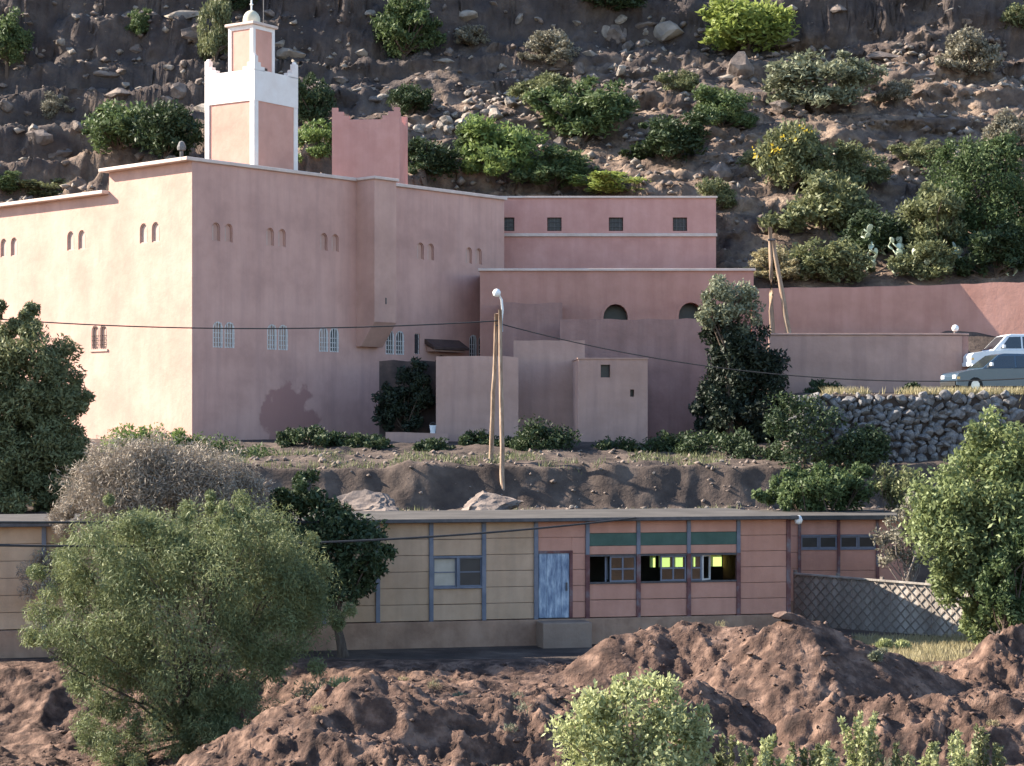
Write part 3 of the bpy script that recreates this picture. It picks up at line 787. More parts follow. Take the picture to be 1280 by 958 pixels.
cp = MB(); cp.box(-0.03, b1.x-b0.x+0.3, -0.06, 0.44, b1.z-0.6+0.03, b1.z-0.6+0.12); cp.build('coping', M['mud_pale'], rw, bevel=0.02)
gl = thing('globe_lamp', 'white globe lamp on the end of the terrace wall', 'lamp', (b1.x-0.3, b1.y+0.15, b1.z+0.1))
MB().lathe([(0.0,0.0),(0.09,0.0),(0.07,0.12),(0.0,0.12)], (0,0,0), 12).build('base', M['iron'], gl)
MB().lathe([(0.17*math.sin(math.pi*i/10), 0.26-0.17*math.cos(math.pi*i/10)) for i in range(11)], (0,0,0), 14).build('globe', M['lampwhite'], gl, smooth=True)

# ------------------------------------------------------------------ rocks
def rock_mesh(name, seed, mat, flat=0.7, sub=2, rough=0.28):
    import bmesh
    bm = bmesh.new(); bmesh.ops.create_icosphere(bm, subdivisions=sub, radius=1.0)
    rnd = random.Random(seed)
    planes = [(Vector((rnd.uniform(-1,1),rnd.uniform(-1,1),rnd.uniform(-1,1))).normalized(), rnd.uniform(0.36,0.74)) for _ in range(15)]
    for v in bm.verts:
        c = v.co
        for n, d in planes:
            k = c.dot(n)
            if k > d: c -= n*(k-d)*1.0
        c *= 1+rnd.uniform(-rough, rough)*0.28
        c.z *= flat
    me = bpy.data.meshes.new(name); bm.to_mesh(me); bm.free(); me.materials.append(mat)
    return me
rocks = [rock_mesh('boulder', 100+i, M['boulder'], random.Random(i).uniform(0.55,0.9)) for i in range(8)]
procks = [rock_mesh('boulder', 200+i, M['palerock'], random.Random(i).uniform(0.55,0.9)) for i in range(6)]
heaps = [rock_mesh('rock', 700+i, M['boulder'], 0.6, 4, 0.3) for i in range(6)]
clods = [rock_mesh('clod', 300+i, M['redrock'], random.Random(i).uniform(0.5,0.8)) for i in range(6)]
stones = [rock_mesh('stone', 400+i, M['greystone'], 0.95, 2, 0.12) for i in range(10)]

# retaining wall of rough grey stones
rwx0, rwx1 = at(990, 500, 85.2).x, at(1262, 500, 85.2).x
dry = thing('stone_retaining_wall', 'rough grey dry stone retaining wall below the parked cars', 'wall', ((rwx0+rwx1)/2, 85.0, -1.6))
rnd = random.Random(5)
ox = (rwx0+rwx1)/2
MB().prism([(0.15,-0.5),(1.3,-0.5),(1.0,3.12),(0.72,3.12)], lambda y,z,x: (x,y,z), rwx0-ox, rwx1-ox).build('core', M['yardsoil'], dry)
z = -0.05; row = 0
while z < 3.1:
    hgt = rnd.uniform(0.22, 0.34); x = rwx0-ox-rnd.uniform(0,0.3)
    while x < rwx1-ox:
        w = rnd.uniform(0.22, 0.68)
        o = link('stone', stones[rnd.randrange(10)], dry)
        o.location = (x+w/2, 0.16+0.16*z+rnd.uniform(-0.08,0.08), z+hgt/2+rnd.uniform(-0.16,0.16))
        o.scale = (w*0.62, 0.26, hgt*rnd.uniform(0.75,1.3)); o.rotation_euler = (rnd.uniform(-0.4,0.4), rnd.uniform(-0.4,0.4), rnd.uniform(-0.4,0.4))
        x += w*rnd.uniform(0.74,0.9)
    z += hgt*0.8; row += 1

# ------------------------------------------------------------------ utility poles and wires
lp = thing('lamp_pole', 'twin legged wooden pole with a white street lamp before the mosque', 'utility pole', (at(622,541,84).x, 84.0, h1(at(622,541,84).x, 84.0)))
L0 = lp.location
def rel(v): return tuple(Vector(v)-L0)
topP = at(622.5, 392, 84)
f1 = at(613, 587, 85.2); f1.z = h1(f1.x, f1.y)-0.4; f2 = at(628.5, 612, 83.2); f2.z = h1(f2.x, f2.y)-0.4
tA = topP+Vector((-0.06,0.05,0)); tB = topP+Vector((0.07,-0.05,0.15))
def bent(a, b, seed, r0, r1):
    rn = random.Random(seed); pts = []; rr = []
    for i in range(9):
        t = i/8; p = Vector(a).lerp(Vector(b), t)+Vector((rn.uniform(-.02,.02), rn.uniform(-.02,.02), 0)); pts.append(rel(p)); rr.append(r0+(r1-r0)*t)
    return pts, rr
for a, b, s_ in ((f1, tA, 1), (f2, tB, 2)):
    p, r = bent(a, b, s_, 0.105, 0.075); MB().tube(p, r, 9).build('leg', M['polewood'], lp, smooth=True)
MB().tube([rel(topP+Vector((-0.12,0,-0.5))), rel(topP+Vector((0.14,0,-0.5)))], 0.03, 6).build('brace_bolt', M['iron'], lp)
arm = MB().tube([rel(topP+Vector((0.16,-0.05,-0.75))), rel(topP+Vector((0.19,-0.05,0.1))), rel(topP+Vector((0.15,-0.06,0.55))), rel(topP+Vector((0.02,-0.12,0.78)))], 0.05, 8).build('lamp_arm', M['lampwhite'], lp, smooth=True)
hd = MB().lathe([(0.0,0.16),(0.1,0.13),(0.17,0.02),(0.15,-0.1),(0.08,-0.17),(0,-0.18)], rel(topP+Vector((-0.05,-0.16,0.84))), 12).build('lamp_head', M['lampwhite'], lp, smooth=True)

q0 = at(967, 541, 100.9)
gp = thing('utility_pole', 'bare twin legged pole in front of the pink boundary wall', 'utility pole', (q0.x, q0.y, h1(q0.x, q0.y)))
L0 = gp.location.copy()
for (pa, pb_, s_) in (((966,412,100.9),(962.5,284,100.9),3), ((988,412,100.7),(966,300,100.8),4)):
    a = at(*pa); b = at(*pb_); a.z = h1(a.x, a.y)-0.3
    p, r = bent(a, b, s_, 0.14, 0.1); MB().tube(p, r, 9).build('leg', M['polewood'], gp, smooth=True)
MB().tube([rel(at(960,300,100.75)), rel(at(969,300,100.75))], 0.06, 6).build('cross_bar', M['iron'], gp)

def wire(label, a, b, sag, r=0.022):
    a = Vector(a); b = Vector(b); n = 28
    m = MB().tube([tuple(a.lerp(b, i/n)-Vector((0,0,4*sag*(i/n)*(1-i/n)))-a) for i in range(n+1)], r, 5)
    o = m.build('overhead_wire', M['wire']); o.location = a
    return tag(o, label, 'wire', 'overhead wires')

# ------------------------------------------------------------------ the school
SA = math.radians(13)
school = thing('school_building', 'long low flat roofed schoolroom with cream and salmon panels between posts', 'school', (S0[0], S0[1], -6.6), SA)
def zs(z): return z+6.6
posts = [-0.556+1.63*k for k in range(-11, 6)]
posts = [p for p in posts]
posts[-1] = 7.62
Xend = posts[-1]; X0 = posts[0]
zt_, zb_ = -2.72, -5.69
rows = 6
DEP = 6.2
rnd = random.Random(9)
win_left = (-3.79, -2.19)      # bay of the cream window
for a, b in zip(posts[:-1], posts[1:]):
    cream = b < -0.4
    mat = M['cream'] if cream else M['salmon']
    k0 = a
    zz = [zb_+(zt_-zb_)*i/rows for i in range(rows+1)]
    is_win = abs(a+3.816) < 0.3 or abs(a+13.6) < 0.3
    right_win = 1.0 < a < 5.0
    door = abs(a+0.556) < 0.1
    if right_win:
        spans = [(zb_,-5.16),(-5.15,-4.66),(-3.76,-3.49),(-3.10,zt_)]
    elif is_win:
        spans = [(zb_,-5.21),(-5.2,-4.73),(-3.73,-3.24),(-3.23,zt_)]
    else:
        spans = [(zz[i], zz[i+1]-0.002) for i in range(rows)]
    for (c, d) in spans:
        x0, x1 = a+0.06, b-0.06
        if door and c < -3.7:
            d2 = min(d, 9)
            if c >= -3.71: pass
            x0 = a+1.13
            if d > -3.69:
                MB().box(a+0.06, a+1.128, 0.015, 0.1, zs(-3.64), zs(d)).build('panel', mat, school)
        dy = rnd.uniform(-0.004, 0.004)
        MB().box(x0, x1, 0.012+dy, 0.1, zs(c)+0.006, zs(d)-0.006).build('panel', mat, school, bevel=0.008)
    if right_win:
        MB().box(a+0.06, b-0.06, -0.005, 0.08, zs(-3.485), zs(-3.105)).build('sign_board', M['greenboard'], school)
# backing behind the panel joints
bk_ = MB()
segs = []
for a, b in zip(posts[:-1], posts[1:]):
    is_win = abs(a+3.816) < 0.3 or abs(a+13.6) < 0.3
    right_win = 1.0 < a < 5.0
    door = abs(a+0.556) < 0.1
    if is_win: segs += [(a,b,zb_,-4.73),(a,b,-3.73,zt_)]
    elif right_win: segs += [(a,b,zb_,-4.66),(a,b,-3.76,zt_)]
    else: segs += [(a,b,zb_,zt_)]
for (a,b,c,d) in segs: bk_.box(a,b,0.101,0.19,zs(c),zs(d))
bk_.build('backing_wall', M['step'], school)
for i, p in enumerate(posts):
    red = p > 0.5
    MB().box(p-0.065, p+0.065, -0.05, 0.1, zs(zb_-0.02), zs(-3.76 if red and p < 7 else zt_)).build('post', M['postred'] if red else M['post'], school, bevel=0.01)
    if red and p < 7:
        MB().box(p-0.06, p+0.06, -0.045, 0.1, zs(-3.759), zs(zt_)).build('post', M['post'], school, bevel=0.01)
# plinth
MB().box(X0-0.1, Xend+0.05, -0.09, 0.25, 0-0.5, zs(zb_-0.021)).build('plinth', M['plinth'], school, bevel=0.02)
MB().box(-0.58, 0.95, -1.0, -0.092, -0.5, zs(-5.74)).build('door_step', M['step'], school, bevel=0.03)
# other walls, floor, roof
bw = [(0.0,1.7),(3.05,4.9),(5.6,7.0)]
mbk = MB()
wall(mbk, X0, Xend, -0.4, zs(zt_), [], lambda u,z,d: (u, DEP-d, z)) if False else None
holes = [(4.9,5.12),(5.22,5.64),(5.7,6.1),(6.35,6.55),(7.05,7.5)]
hz0, hz1 = zs(-4.62), zs(-4.18)
xs_ = [X0]+[v for h in holes for v in h]+[Xend]
for i in range(0, len(xs_), 2):
    mbk.box(xs_[i], xs_[i+1], DEP-0.15, DEP, hz0, hz1)
mbk.box(X0, Xend, DEP-0.15, DEP, -0.4, hz0-0.001); mbk.box(X0, Xend, DEP-0.15, DEP, hz1+0.001, zs(zt_))
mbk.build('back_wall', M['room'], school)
for (a, b) in holes:  # panes added in place of sunlit greenery seen through the room
    q = MB().quad((a,DEP-0.07,hz0),(b,DEP-0.07,hz0),(b,DEP-0.07,hz1),(a,DEP-0.07,hz1)).build('greenery_pane', M['greenery_pane'], school)
    MB().box(a, b, DEP-0.12, DEP-0.08, hz0, hz0+0.03).build('greenery_pane_frame', M['iron'], school)
MB().box(Xend-0.1, Xend+0.045, 0.26, DEP-0.151, -0.4, zs(zt_)).build('end_wall', M['salmon'], school)
MB().box(X0-0.05, X0+0.1, 0.26, DEP-0.151, -0.4, zs(zt_)).build('end_wall', M['cream'], school)
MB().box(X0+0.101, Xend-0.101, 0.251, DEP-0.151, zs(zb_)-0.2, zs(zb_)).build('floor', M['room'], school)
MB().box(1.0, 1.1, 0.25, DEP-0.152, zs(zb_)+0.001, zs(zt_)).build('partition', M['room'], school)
MB().box(X0-0.25, Xend+0.2, -0.38, DEP+0.2, zs(zt_)+0.002, zs(zt_)+0.12).build('roof_slab', M['flatroof'], school, bevel=0.02)
MB().box(X0-0.25, Xend+0.2, -0.40, -0.381, zs(zt_)+0.02, zs(zt_)+0.12).build('fascia', M['iron'], school)
# door
dr = MB().box(-0.47, 0.50, 0.02, 0.075, zs(-5.68), zs(-3.7)).build('door', M['bluedoor'], school)
for k in range(4):
    MB().box(-0.455+0.238*k, -0.455+0.238*k+0.228, 0.006, 0.02, zs(-5.66), zs(-3.72)).build('plank', M['bluedoor'], dr)
MB().box(0.38, 0.43, -0.03, 0.005, zs(-4.85), zs(-4.6)).build('door_handle', M['iron'], dr)
df = MB().box(0.501, 0.60, -0.02, 0.1, zs(-5.68), zs(-3.62)).box(-0.49, 0.50, -0.02, 0.1, zs(-3.699), zs(-3.62)).build('door_frame', M['postred'], school)
def casement(x0, x1, z0, z1, y, parent, mat, nv=1, nh=1, t=0.04, pane=None, rz=0):
    m = MB(); h = z1-z0; w = x1-x0
    m.box(0,t,-0.02,0.03,0,h).box(w-t,w,-0.02,0.03,0,h).box(t,w-t,-0.02,0.03,0,t).box(t,w-t,-0.02,0.03,h-t,h)
    for i in range(1,nv+1): m.box(w*i/(nv+1)-t/2, w*i/(nv+1)+t/2, -0.015,0.025,t,h-t)
    for i in range(1,nh+1): m.box(t,w-t,-0.012,0.022,h*i/(nh+1)-t/2,h*i/(nh+1)+t/2)
    o = m.build('casement', mat, parent); o.location = (x0, y, z0); o.rotation_euler = (0,0,rz)
    if pane: MB().quad((t,0.008,t),(w-t,0.008,t),(w-t,0.008,h-t),(t,0.008,h-t)).build('pane', pane, o)
    return o
glass, nt, bs, out = new_mat('window_glass')
gb = N(nt, 'ShaderNodeBsdfGlossy'); gb.inputs[1].default_value = 0.05
tb = N(nt, 'ShaderNodeBsdfTransparent'); tb.inputs[0].default_value = (0.75,0.8,0.8,1)
ms = N(nt, 'ShaderNodeMixShader'); ms.inputs[0].default_value = 0.12
nt.links.new(tb.outputs[0], ms.inputs[1]); nt.links.new(gb.outputs[0], ms.inputs[2]); nt.links.new(ms.outputs[0], out.inputs[0])
M['glass'] = glass
for a, b in zip(posts[:-1], posts[1:]):
    if 1.0 < a < 5.0:
        fz0, fz1 = zs(-4.655), zs(-3.765)
        MB().box(a+0.066,b-0.066,-0.03,0.1,fz0,fz0+0.05).build('window_rail', M['iron'], school); MB().box(a+0.066,b-0.066,-0.03,0.1,fz1-0.05,fz1).build('window_rail', M['iron'], school)
        k = round((a-1.0)/1.63)
        if k == 0: casement(a+0.72,b-0.08,fz0+0.051,fz1-0.051,0.03,school,M['post'],1,1,0.045,M['glass']); casement(a+0.62,a+1.3,fz0+0.051,fz1-0.051,0.12,school,M['post'],0,0,0.045,M['glass'],math.radians(70))
        elif k == 1: casement(a+0.72,b-0.08,fz0+0.051,fz1-0.051,0.03,school,M['post'],1,1,0.045,M['glass'])
        else: casement(a+0.45,a+0.86,fz0+0.051,fz1-0.051,0.03,school,M['grille'],0,0,0.05,M['glass'],math.radians(35)); casement(a+0.08,a+0.44,fz0+0.051,fz1-0.051,0.05,school,M['post'],0,1,0.045,M['glass'])
    if abs(a+3.816) < 0.3 or abs(a+13.6) < 0.3:
        fz0, fz1 = zs(-4.725), zs(-3.735)
        MB().box(a+0.066,b-0.066,-0.05,0.12,fz0,fz0+0.06).box(a+0.066,b-0.066,-0.05,0.12,fz1-0.06,fz1).box(a+0.78,a+0.86,-0.05,0.1,fz0+0.061,fz1-0.061).build('window_frame', M['post'], school)
        casement(a+0.068,a+0.779,fz0+0.061,fz1-0.061,0.03,school,M['post'],0,1,0.035,M['paper'])
        casement(a+0.861,b-0.068,fz0+0.061,fz1-0.061,0.03,school,M['post'],0,1,0.035,M['dark'])
# corner lamp at the end of the eave
el = at(990, 645, 64.4)
cl = thing('eave_lamp', 'small white bulkhead lamp under the schoolroom roof corner', 'lamp', (S0[0]+SC[0]*(Xend+0.28)+0.02, S0[1]+SC[1]*(Xend+0.28)-0.25, -2.85))
MB().lathe([(0.0,0.26),(0.05,0.25),(0.1,0.2),(0.13,0.1),(0.1,0.0),(0.0,-0.03)], (0,0,0), 12).build('globe', M['lampwhite'], cl, smooth=True)
MB().box(-0.25,0.0,-0.03,0.03,0.2,0.26).build('bracket', M['iron'], cl)

# second, set back classroom
WD = 70.6; ws = WD/F
p0 = at(968, 650, WD)
ann = thing('school_annex', 'set back salmon classroom with two strip windows beside the tall tree', 'school', (p0.x, p0.y, -6.6), math.radians(6))
wlen = (1142-968)*ws
bays = [0.0, (1000-968)*ws, (1050-968)*ws, (1100-968)*ws, wlen]
ztop = zs(p0.z)
for a, b in zip(bays[:-1], bays[1:]):
    has = a > 0.5 and b < wlen-0.1
    zs1 = zs((HOR-688)*ws); zs2 = zs((HOR-669)*ws)
    sp = [(0.8,1.3),(1.3,1.85),(1.85,zs1),(zs2,ztop)] if has else [(0.8+(ztop-0.8)*i/5, 0.8+(ztop-0.8)*(i+1)/5) for i in range(5)]
    for c, d in sp: MB().box(a+0.05,b-0.05,0.01,0.1,c+0.006,d-0.006).build('panel', M['salmon'], ann, bevel=0.008)
    if has:
        MB().box(a+0.05,b-0.05,-0.02,0.09,zs1,zs1+0.05).build('window_rail', M['post'], ann); MB().box(a+0.05,b-0.05,-0.02,0.09,zs2-0.05,zs2).build('window_rail', M['post'], ann)
        h = (a+b)/2
        casement(a+0.055,h-0.01,zs1+0.051,zs2-0.051,0.03,ann,M['post'],0,0,0.05,M['dark']); casement(h+0.01,b-0.055,zs1+0.051,zs2-0.051,0.03,ann,M['post'],0,0,0.05,M['dark'])
for b in bays: MB().box(b-0.05,b+0.05,-0.04,0.1,0.78,ztop).build('post', M['postred'], ann)
MB().box(0,wlen,0.101,4.5,-0.4,ztop-0.01).build('body', M['plinth'], ann)
MB().box(-0.05,wlen+0.05,-0.08,0.1,-0.4,0.779).build('plinth', M['plinth'], ann)
MB().box(-0.2,wlen+0.2,-0.35,4.7,ztop,ztop+0.16).build('roof_slab', M['flatroof'], ann, bevel=0.02)

# lattice fence
f_l = at(992, 716, 69.4); f_r = at(1216, 733, 64.9)
fdir = Vector((f_r.x-f_l.x, f_r.y-f_l.y, 0)); FL = fdir.length; fang = math.atan2(fdir.y, fdir.x)
fb = -6.75; FH0 = f_l.z-fb; FH1 = f_r.z-fb-0.02
fence = thing('lattice_fence', 'weathered diagonal lattice fence backed with reed matting beside the schoolroom', 'fence', (f_l.x, f_l.y, fb), fang)
def ftop(u): return FH0+(FH1-FH0)*u/FL
nb = 9
for i in range(nb):
    a, b = FL*i/nb, FL*(i+1)/nb
    MB().prism([(a+0.01,0.1),(b-0.01,0.1),(b-0.01,ftop(b)-0.05),(a+0.01,ftop(a)-0.05)], fr, 0.03, 0.05).build('reed_panel', M['reed'], fence)
sp = 0.36
k = -8
for sgn in (1, -1):
    for i in range(-8, int(FL/sp)+9):
        u0 = i*sp
        pts = []
        # line u = u0 + sgn*z ; clip to the fence
        t0, t1 = 0.05, 2.4
        ts = [t for t in np.linspace(0.05, 2.4, 95) if 0.02 <= u0+sgn*t <= FL-0.02 and t <= ftop(min(max(u0+sgn*t,0),FL))-0.03]
        if len(ts) < 6: continue
        a, b = ts[0], ts[-1]; w = 0.026; dd = 0 if sgn > 0 else -0.022
        MB().prism([(u0+sgn*a-w,a),(u0+sgn*a+w,a),(u0+sgn*b+w,b),(u0+sgn*b-w,b)], fr, dd, dd+0.018).build('slat', M['slat'], fence)
MB().prism([(0,FH0-0.06),(FL,FH1-0.06),(FL,FH1),(0,FH0)], fr, -0.05, 0.055).build('top_rail', M['reed'], fence)
for i in range(5):
    u = FL*i/4; MB().box(u-0.05,u+0.05,0.056,0.15,-0.3,ftop(u)+0.08).build('post', M['slat'], fence)

# ------------------------------------------------------------------ cars
def car(name, label, loc, heading, paint, L, W, profile, cab, wheel_r, side_win, wheels, ws_span):
    """profile: side outline (x from nose, z); cab: greenhouse outline; built round the local origin"""
    t = thing(name, label, 'car', loc, heading)
    sy = lambda x, z, y: (x, y, z)
    body = MB(); n = len(profile)
    # body lofted across the width so that the sides bulge
    ys = [(-W/2, 0.93), (-W/2+0.06, 1.0), (W/2-0.06, 1.0), (W/2, 0.93)]
    zc = 0.7
    bidx = []
    for y, k in ys:
        bidx.append(len(body.v))
        for x, z in profile: body.v.append((L/2+(x-L/2)*(0.985 if k < 1 else 1), y, zc+(z-zc)*(0.9 if k < 1 else 1.0)))
    for i in range(3):
        for j in range(n):
            j2 = (j+1) % n; body.f.append((bidx[i]+j, bidx[i]+j2, bidx[i+1]+j2, bidx[i+1]+j))
    body.f.append(tuple(bidx[0]+j for j in range(n))); body.f.append(tuple(bidx[3]+j for j in range(n-1,-1,-1)))
    bo = body.build('body', paint, t, bevel=0.03)
    # greenhouse: pillars + roof, tapering inwards
    top = max(z for x, z in cab); bot = min(z for x, z in cab)
    def gy(z): return W/2-0.05-(z-bot)/(top-bot)*0.17
    g = MB(); m = len(cab)
    for s_ in (-1, 1):
        for x, z in cab: g.v.append((x, s_*gy(z), z))
    g.f.append(tuple(range(m))); g.f.append(tuple(range(2*m-1, m-1, -1)))
    for j in range(m):
        j2 = (j+1) % m; g.f.append((j, m+j, m+j2, j2))
    g.build('cabin', paint, t, bevel=0.035)
    for poly in side_win:
        for s_ in (-1, 1):
            MB().quad(*[(x, s_*(gy(z)+0.008), z) for x, z in poly]).build('side_window', M['carglass'], t)
    for (xa, za, xb, zb) in ws_span:
        d = Vector((zb-za, 0, -(xb-xa))).normalized()*0.012
        if d.x*(-1 if xa < L/2 else 1) < 0: d = -d
        MB().quad(*[(x+d.x, y, z+d.z) for x, y, z in ((xa,-gy(za)+0.08,za),(xa,gy(za)-0.08,za),(xb,gy(zb)-0.08,zb),(xb,-gy(zb)+0.08,zb))]).build('windscreen', M['carglass'], t)
    for wx in wheels:
        for s_ in (-1, 1):
            yy = s_*(W/2-0.09)
            w_o = MB(); pr = [(wheel_r*0.62,-0.1),(wheel_r*0.96,-0.1),(wheel_r,-0.07),(wheel_r,0.07),(wheel_r*0.96,0.1),(wheel_r*0.62,0.1)]
            nn = 18
            for r, o_ in pr:
                for k in range(nn):
                    a = 2*math.pi*k/nn; w_o.v.append((r*math.cos(a), o_, r*math.sin(a)))
            for i in range(len(pr)-1):
                for k in range(nn):
                    k2 = (k+1) % nn; w_o.f.append((i*nn+k, i*nn+k2, (i+1)*nn+k2, (i+1)*nn+k))
            ty = w_o.build('wheel', M['rubber'], t, smooth=False); ty.location = (wx, yy+s_*0.03, wheel_r)
            hub = MB(); 
            hub.prism([(wheel_r*0.63*math.cos(2*math.pi*k/nn), wheel_r*0.63*math.sin(2*math.pi*k/nn)) for k in range(nn)], lambda u,z,d: (u,d,z), -0.07, 0.07)
            hub.build('rim', M['chrome'], ty)
    for s_ in (-1, 1):
        MB().box(-0.02,0.06,s_*(W/2-0.28)-0.17,s_*(W/2-0.28)+0.17,0.62,0.78).build('headlight', M['clearlens'], t, bevel=0.02)
        MB().box(0.02,0.14,s_*(W/2-0.02)-0.03,s_*(W/2-0.02)+0.03,0.60,0.70).build('indicator', M['lens'], t)
        mz = bot+0.12; mxx = side_win[0][0][0]+0.12
        MB().box(mxx-0.06,mxx+0.06,s_*(W/2+0.07)-0.09,s_*(W/2+0.07)+0.09,mz,mz+0.15).build('mirror', M['lampwhite'] if paint is M['bluepaint'] else paint, t, bevel=0.03)
    MB().box(-0.05,0.1,-W/2+0.08,W/2-0.08,0.3,0.5).build('bumper', M['rubber'] if paint is M['bluepaint'] else paint, t, bevel=0.03)
    return t

suv_prof = [(0.0,0.32),(0.0,0.72),(0.1,0.86),(0.55,0.96),(1.25,1.06),(4.35,1.1),(4.5,0.95),(4.5,0.35),(4.1,0.3),(0.3,0.28)]
suv_cab = [(1.18,1.04),(2.0,1.66),(2.3,1.72),(4.0,1.7),(4.4,1.1)]
cA = at(1189, 490, 88.4); ca_z = h1(cA.x+1.0, cA.y+0.5)
car('parked_car', 'dark blue parked car with a glaring sunlit bonnet above the stone wall', (cA.x, cA.y+0.55, 1.70), math.radians(12), M['bluepaint'], 4.5, 1.75, suv_prof, suv_cab, 0.34,
    [[(1.45,1.12),(2.06,1.6),(2.72,1.62),(2.72,1.12)],[(2.8,1.12),(2.8,1.62),(3.9,1.61),(4.15,1.14)]], (0.85, 3.6), [(1.26,1.10,1.98,1.64)])
wh_prof = [(0.0,0.35),(0.0,0.78),(0.12,0.92),(0.6,1.0),(1.2,1.05),(4.6,1.08),(4.75,0.95),(4.75,0.4),(4.3,0.32),(0.3,0.3)]
wh_cab = [(1.05,1.03),(1.75,1.74),(2.0,1.82),(3.4,1.82),(3.55,1.08)]
cB = at(1207, 480, 96.2)
car('parked_pickup', 'white pickup parked behind the dark blue car', (cB.x, cB.y+0.2, 2.78), math.radians(6), M['whitepaint'], 4.75, 1.8, wh_prof, wh_cab, 0.36,
    [[(1.45,1.14),(1.9,1.68),(2.45,1.7),(2.45,1.14)],[(2.53,1.14),(2.53,1.7),(3.32,1.7),(3.42,1.14)]], (0.9, 3.8), [(1.13,1.10,1.74,1.72)])

# ------------------------------------------------------------------ vegetation
def leaves(centers, radii, nper, size, aspect=0.5, seed=0, droop=0.0, up=0.0, flatz=1.0, surf_bias=0.45, tintvar=1.0):
    """small leaf faces spread through clumps; returns coords, faces, tint"""
    rng = np.random.default_rng(seed)
    c = np.asarray(centers, float); r = np.asarray(radii, float)
    k = len(c); n = k*nper
    idx = np.repeat(np.arange(k), nper)
    d = rng.normal(size=(n,3)); d /= np.linalg.norm(d, axis=1)[:,None]
    rr = rng.random(n)**surf_bias
    p = c[idx] + d*(r[idx]*rr)[:,None]*np.array([1,1,flatz])
    ax = rng.normal(size=(n,3)) + d*0.6
    ax[:,2] += -droop*3 + up*3
    ax /= np.linalg.norm(ax, axis=1)[:,None]
    nn = d*0.8 + rng.normal(size=(n,3))*0.7
    b = np.cross(ax, nn); b /= (np.linalg.norm(b, axis=1)[:,None]+1e-9)
    s = size*(0.6+0.8*rng.random(n))
    A = ax*s[:,None]; B = b*(s*aspect)[:,None]
    co = np.empty((n,4,3)); co[:,0] = p-A; co[:,1] = p+B*0.9+A*0.05; co[:,2] = p+A; co[:,3] = p-B*0.9+A*0.05
    clump_t = rng.random(k)
    tint = np.clip(0.55*clump_t[idx] + 0.45*rng.random(n), 0, 1)
    fa = np.arange(n*4).reshape(n,4)
    return co.reshape(-1,3), fa, tint

def clumps(ells, n, seed, rmin=0.14, rmax=0.26, inner=0.55, zcut=-1e9):
    """clump centres inside a set of ellipsoids (cx,cy,cz,rx,ry,rz)"""
    rng = np.random.default_rng(seed); C = []; R = []
    vol = np.array([e[3]*e[4]*e[5] for e in ells])**0.8; vol /= vol.sum()
    while len(C) < n:
        e = ells[rng.choice(len(ells), p=vol)]
        d = rng.normal(size=3); d /= np.linalg.norm(d)
        rr = inner+(1-inner)*rng.random()**0.6
        p = np.array(e[:3]) + d*rr*np.array(e[3:6])*0.86
        if p[2] < zcut: continue
        C.append(p); R.append(min(e[3:6])*rng.uniform(rmin, rmax)*1.6)
    return np.array(C), np.array(R)

def limbs(centers, base, seed, n=14, r0=0.12, r1=0.02, fork=0.35, wig=0.12):
    rn = random.Random(seed); m = MB(); base = Vector(base)
    cs = list(range(len(centers))); rn.shuffle(cs)
    top = Vector(tuple(np.mean(centers, axis=0)))
    for i in cs[:n]:
        c = Vector(tuple(centers[i]))
        f = base.lerp(top, fork*rn.uniform(0.5,1.1))
        pts = [base + Vector((rn.uniform(-1,1)*r0*0.6, rn.uniform(-1,1)*r0*0.6, 0)), f.lerp(base,0.4), f]
        L = (c-f).length
        for t in (0.35, 0.7, 1.0):
            pts.append(f.lerp(c, t)+Vector((rn.uniform(-1,1),rn.uniform(-1,1),rn.uniform(-0.3,1)))*L*wig*(1-t*0.5))
        k = len(pts)
        m.tube(pts, [r0*0.75+(r1-r0*0.75)*(j/(k-1))**0.7 for j in range(k)], 6)
    m.tube([base-Vector((0,0,0.35)), base.lerp(top, 0.12), base.lerp(top, fork)], [r0*1.25, r0, r0*0.7], 8)
    return m

def plant(name, label, cat, loc, ells, ncl, nper, leaf, mats, seed, aspect=0.5, droop=0, up=0, trunk_r=0.12, nl=14, barkm='bark', rmin=0.14, rmax=0.26, inner=0.55, group=None, fork=0.35, zcut=-1e9, extra=None, bias=0.45, fz=1.0):
    t = thing(name, label, cat, loc, 0, group)
    C, R = clumps(ells, ncl, seed, rmin, rmax, inner, zcut)
    co, fa, ti = leaves(C, R, nper, leaf, aspect, seed, droop, up, fz, bias)
    link('crown', np_mesh('crown', co, fa, M[mats], tint=ti), t)
    limbs(C, (0,0,0), seed, nl, trunk_r, 0.012, fork).build('trunk', M[barkm], t)
    if extra:
        for (nm, mt, frac, lf_, npr) in extra:
            k = max(2, int(len(C)*frac)); rng = np.random.default_rng(seed+5); sel = rng.choice(len(C), k, replace=False)
            co, fa, ti = leaves(C[sel]+rng.normal(size=(k,3))*0.05, R[sel]*1.05, npr, lf_, 0.6, seed+9)
            link(nm, np_mesh(nm, co, fa, M[mt], tint=ti), t)
    return t

def E(px, py, D, wpx, hpx, depth=None, base=None):
    """ellipsoid centred at a pixel, sizes in pixels at that distance, relative to base"""
    c = at(px, py, D); s_ = D/F
    return (c.x-base[0], c.y-base[1], c.z-base[2], wpx/2*s_, (depth if depth else wpx*0.42)*s_, hpx/2*s_)

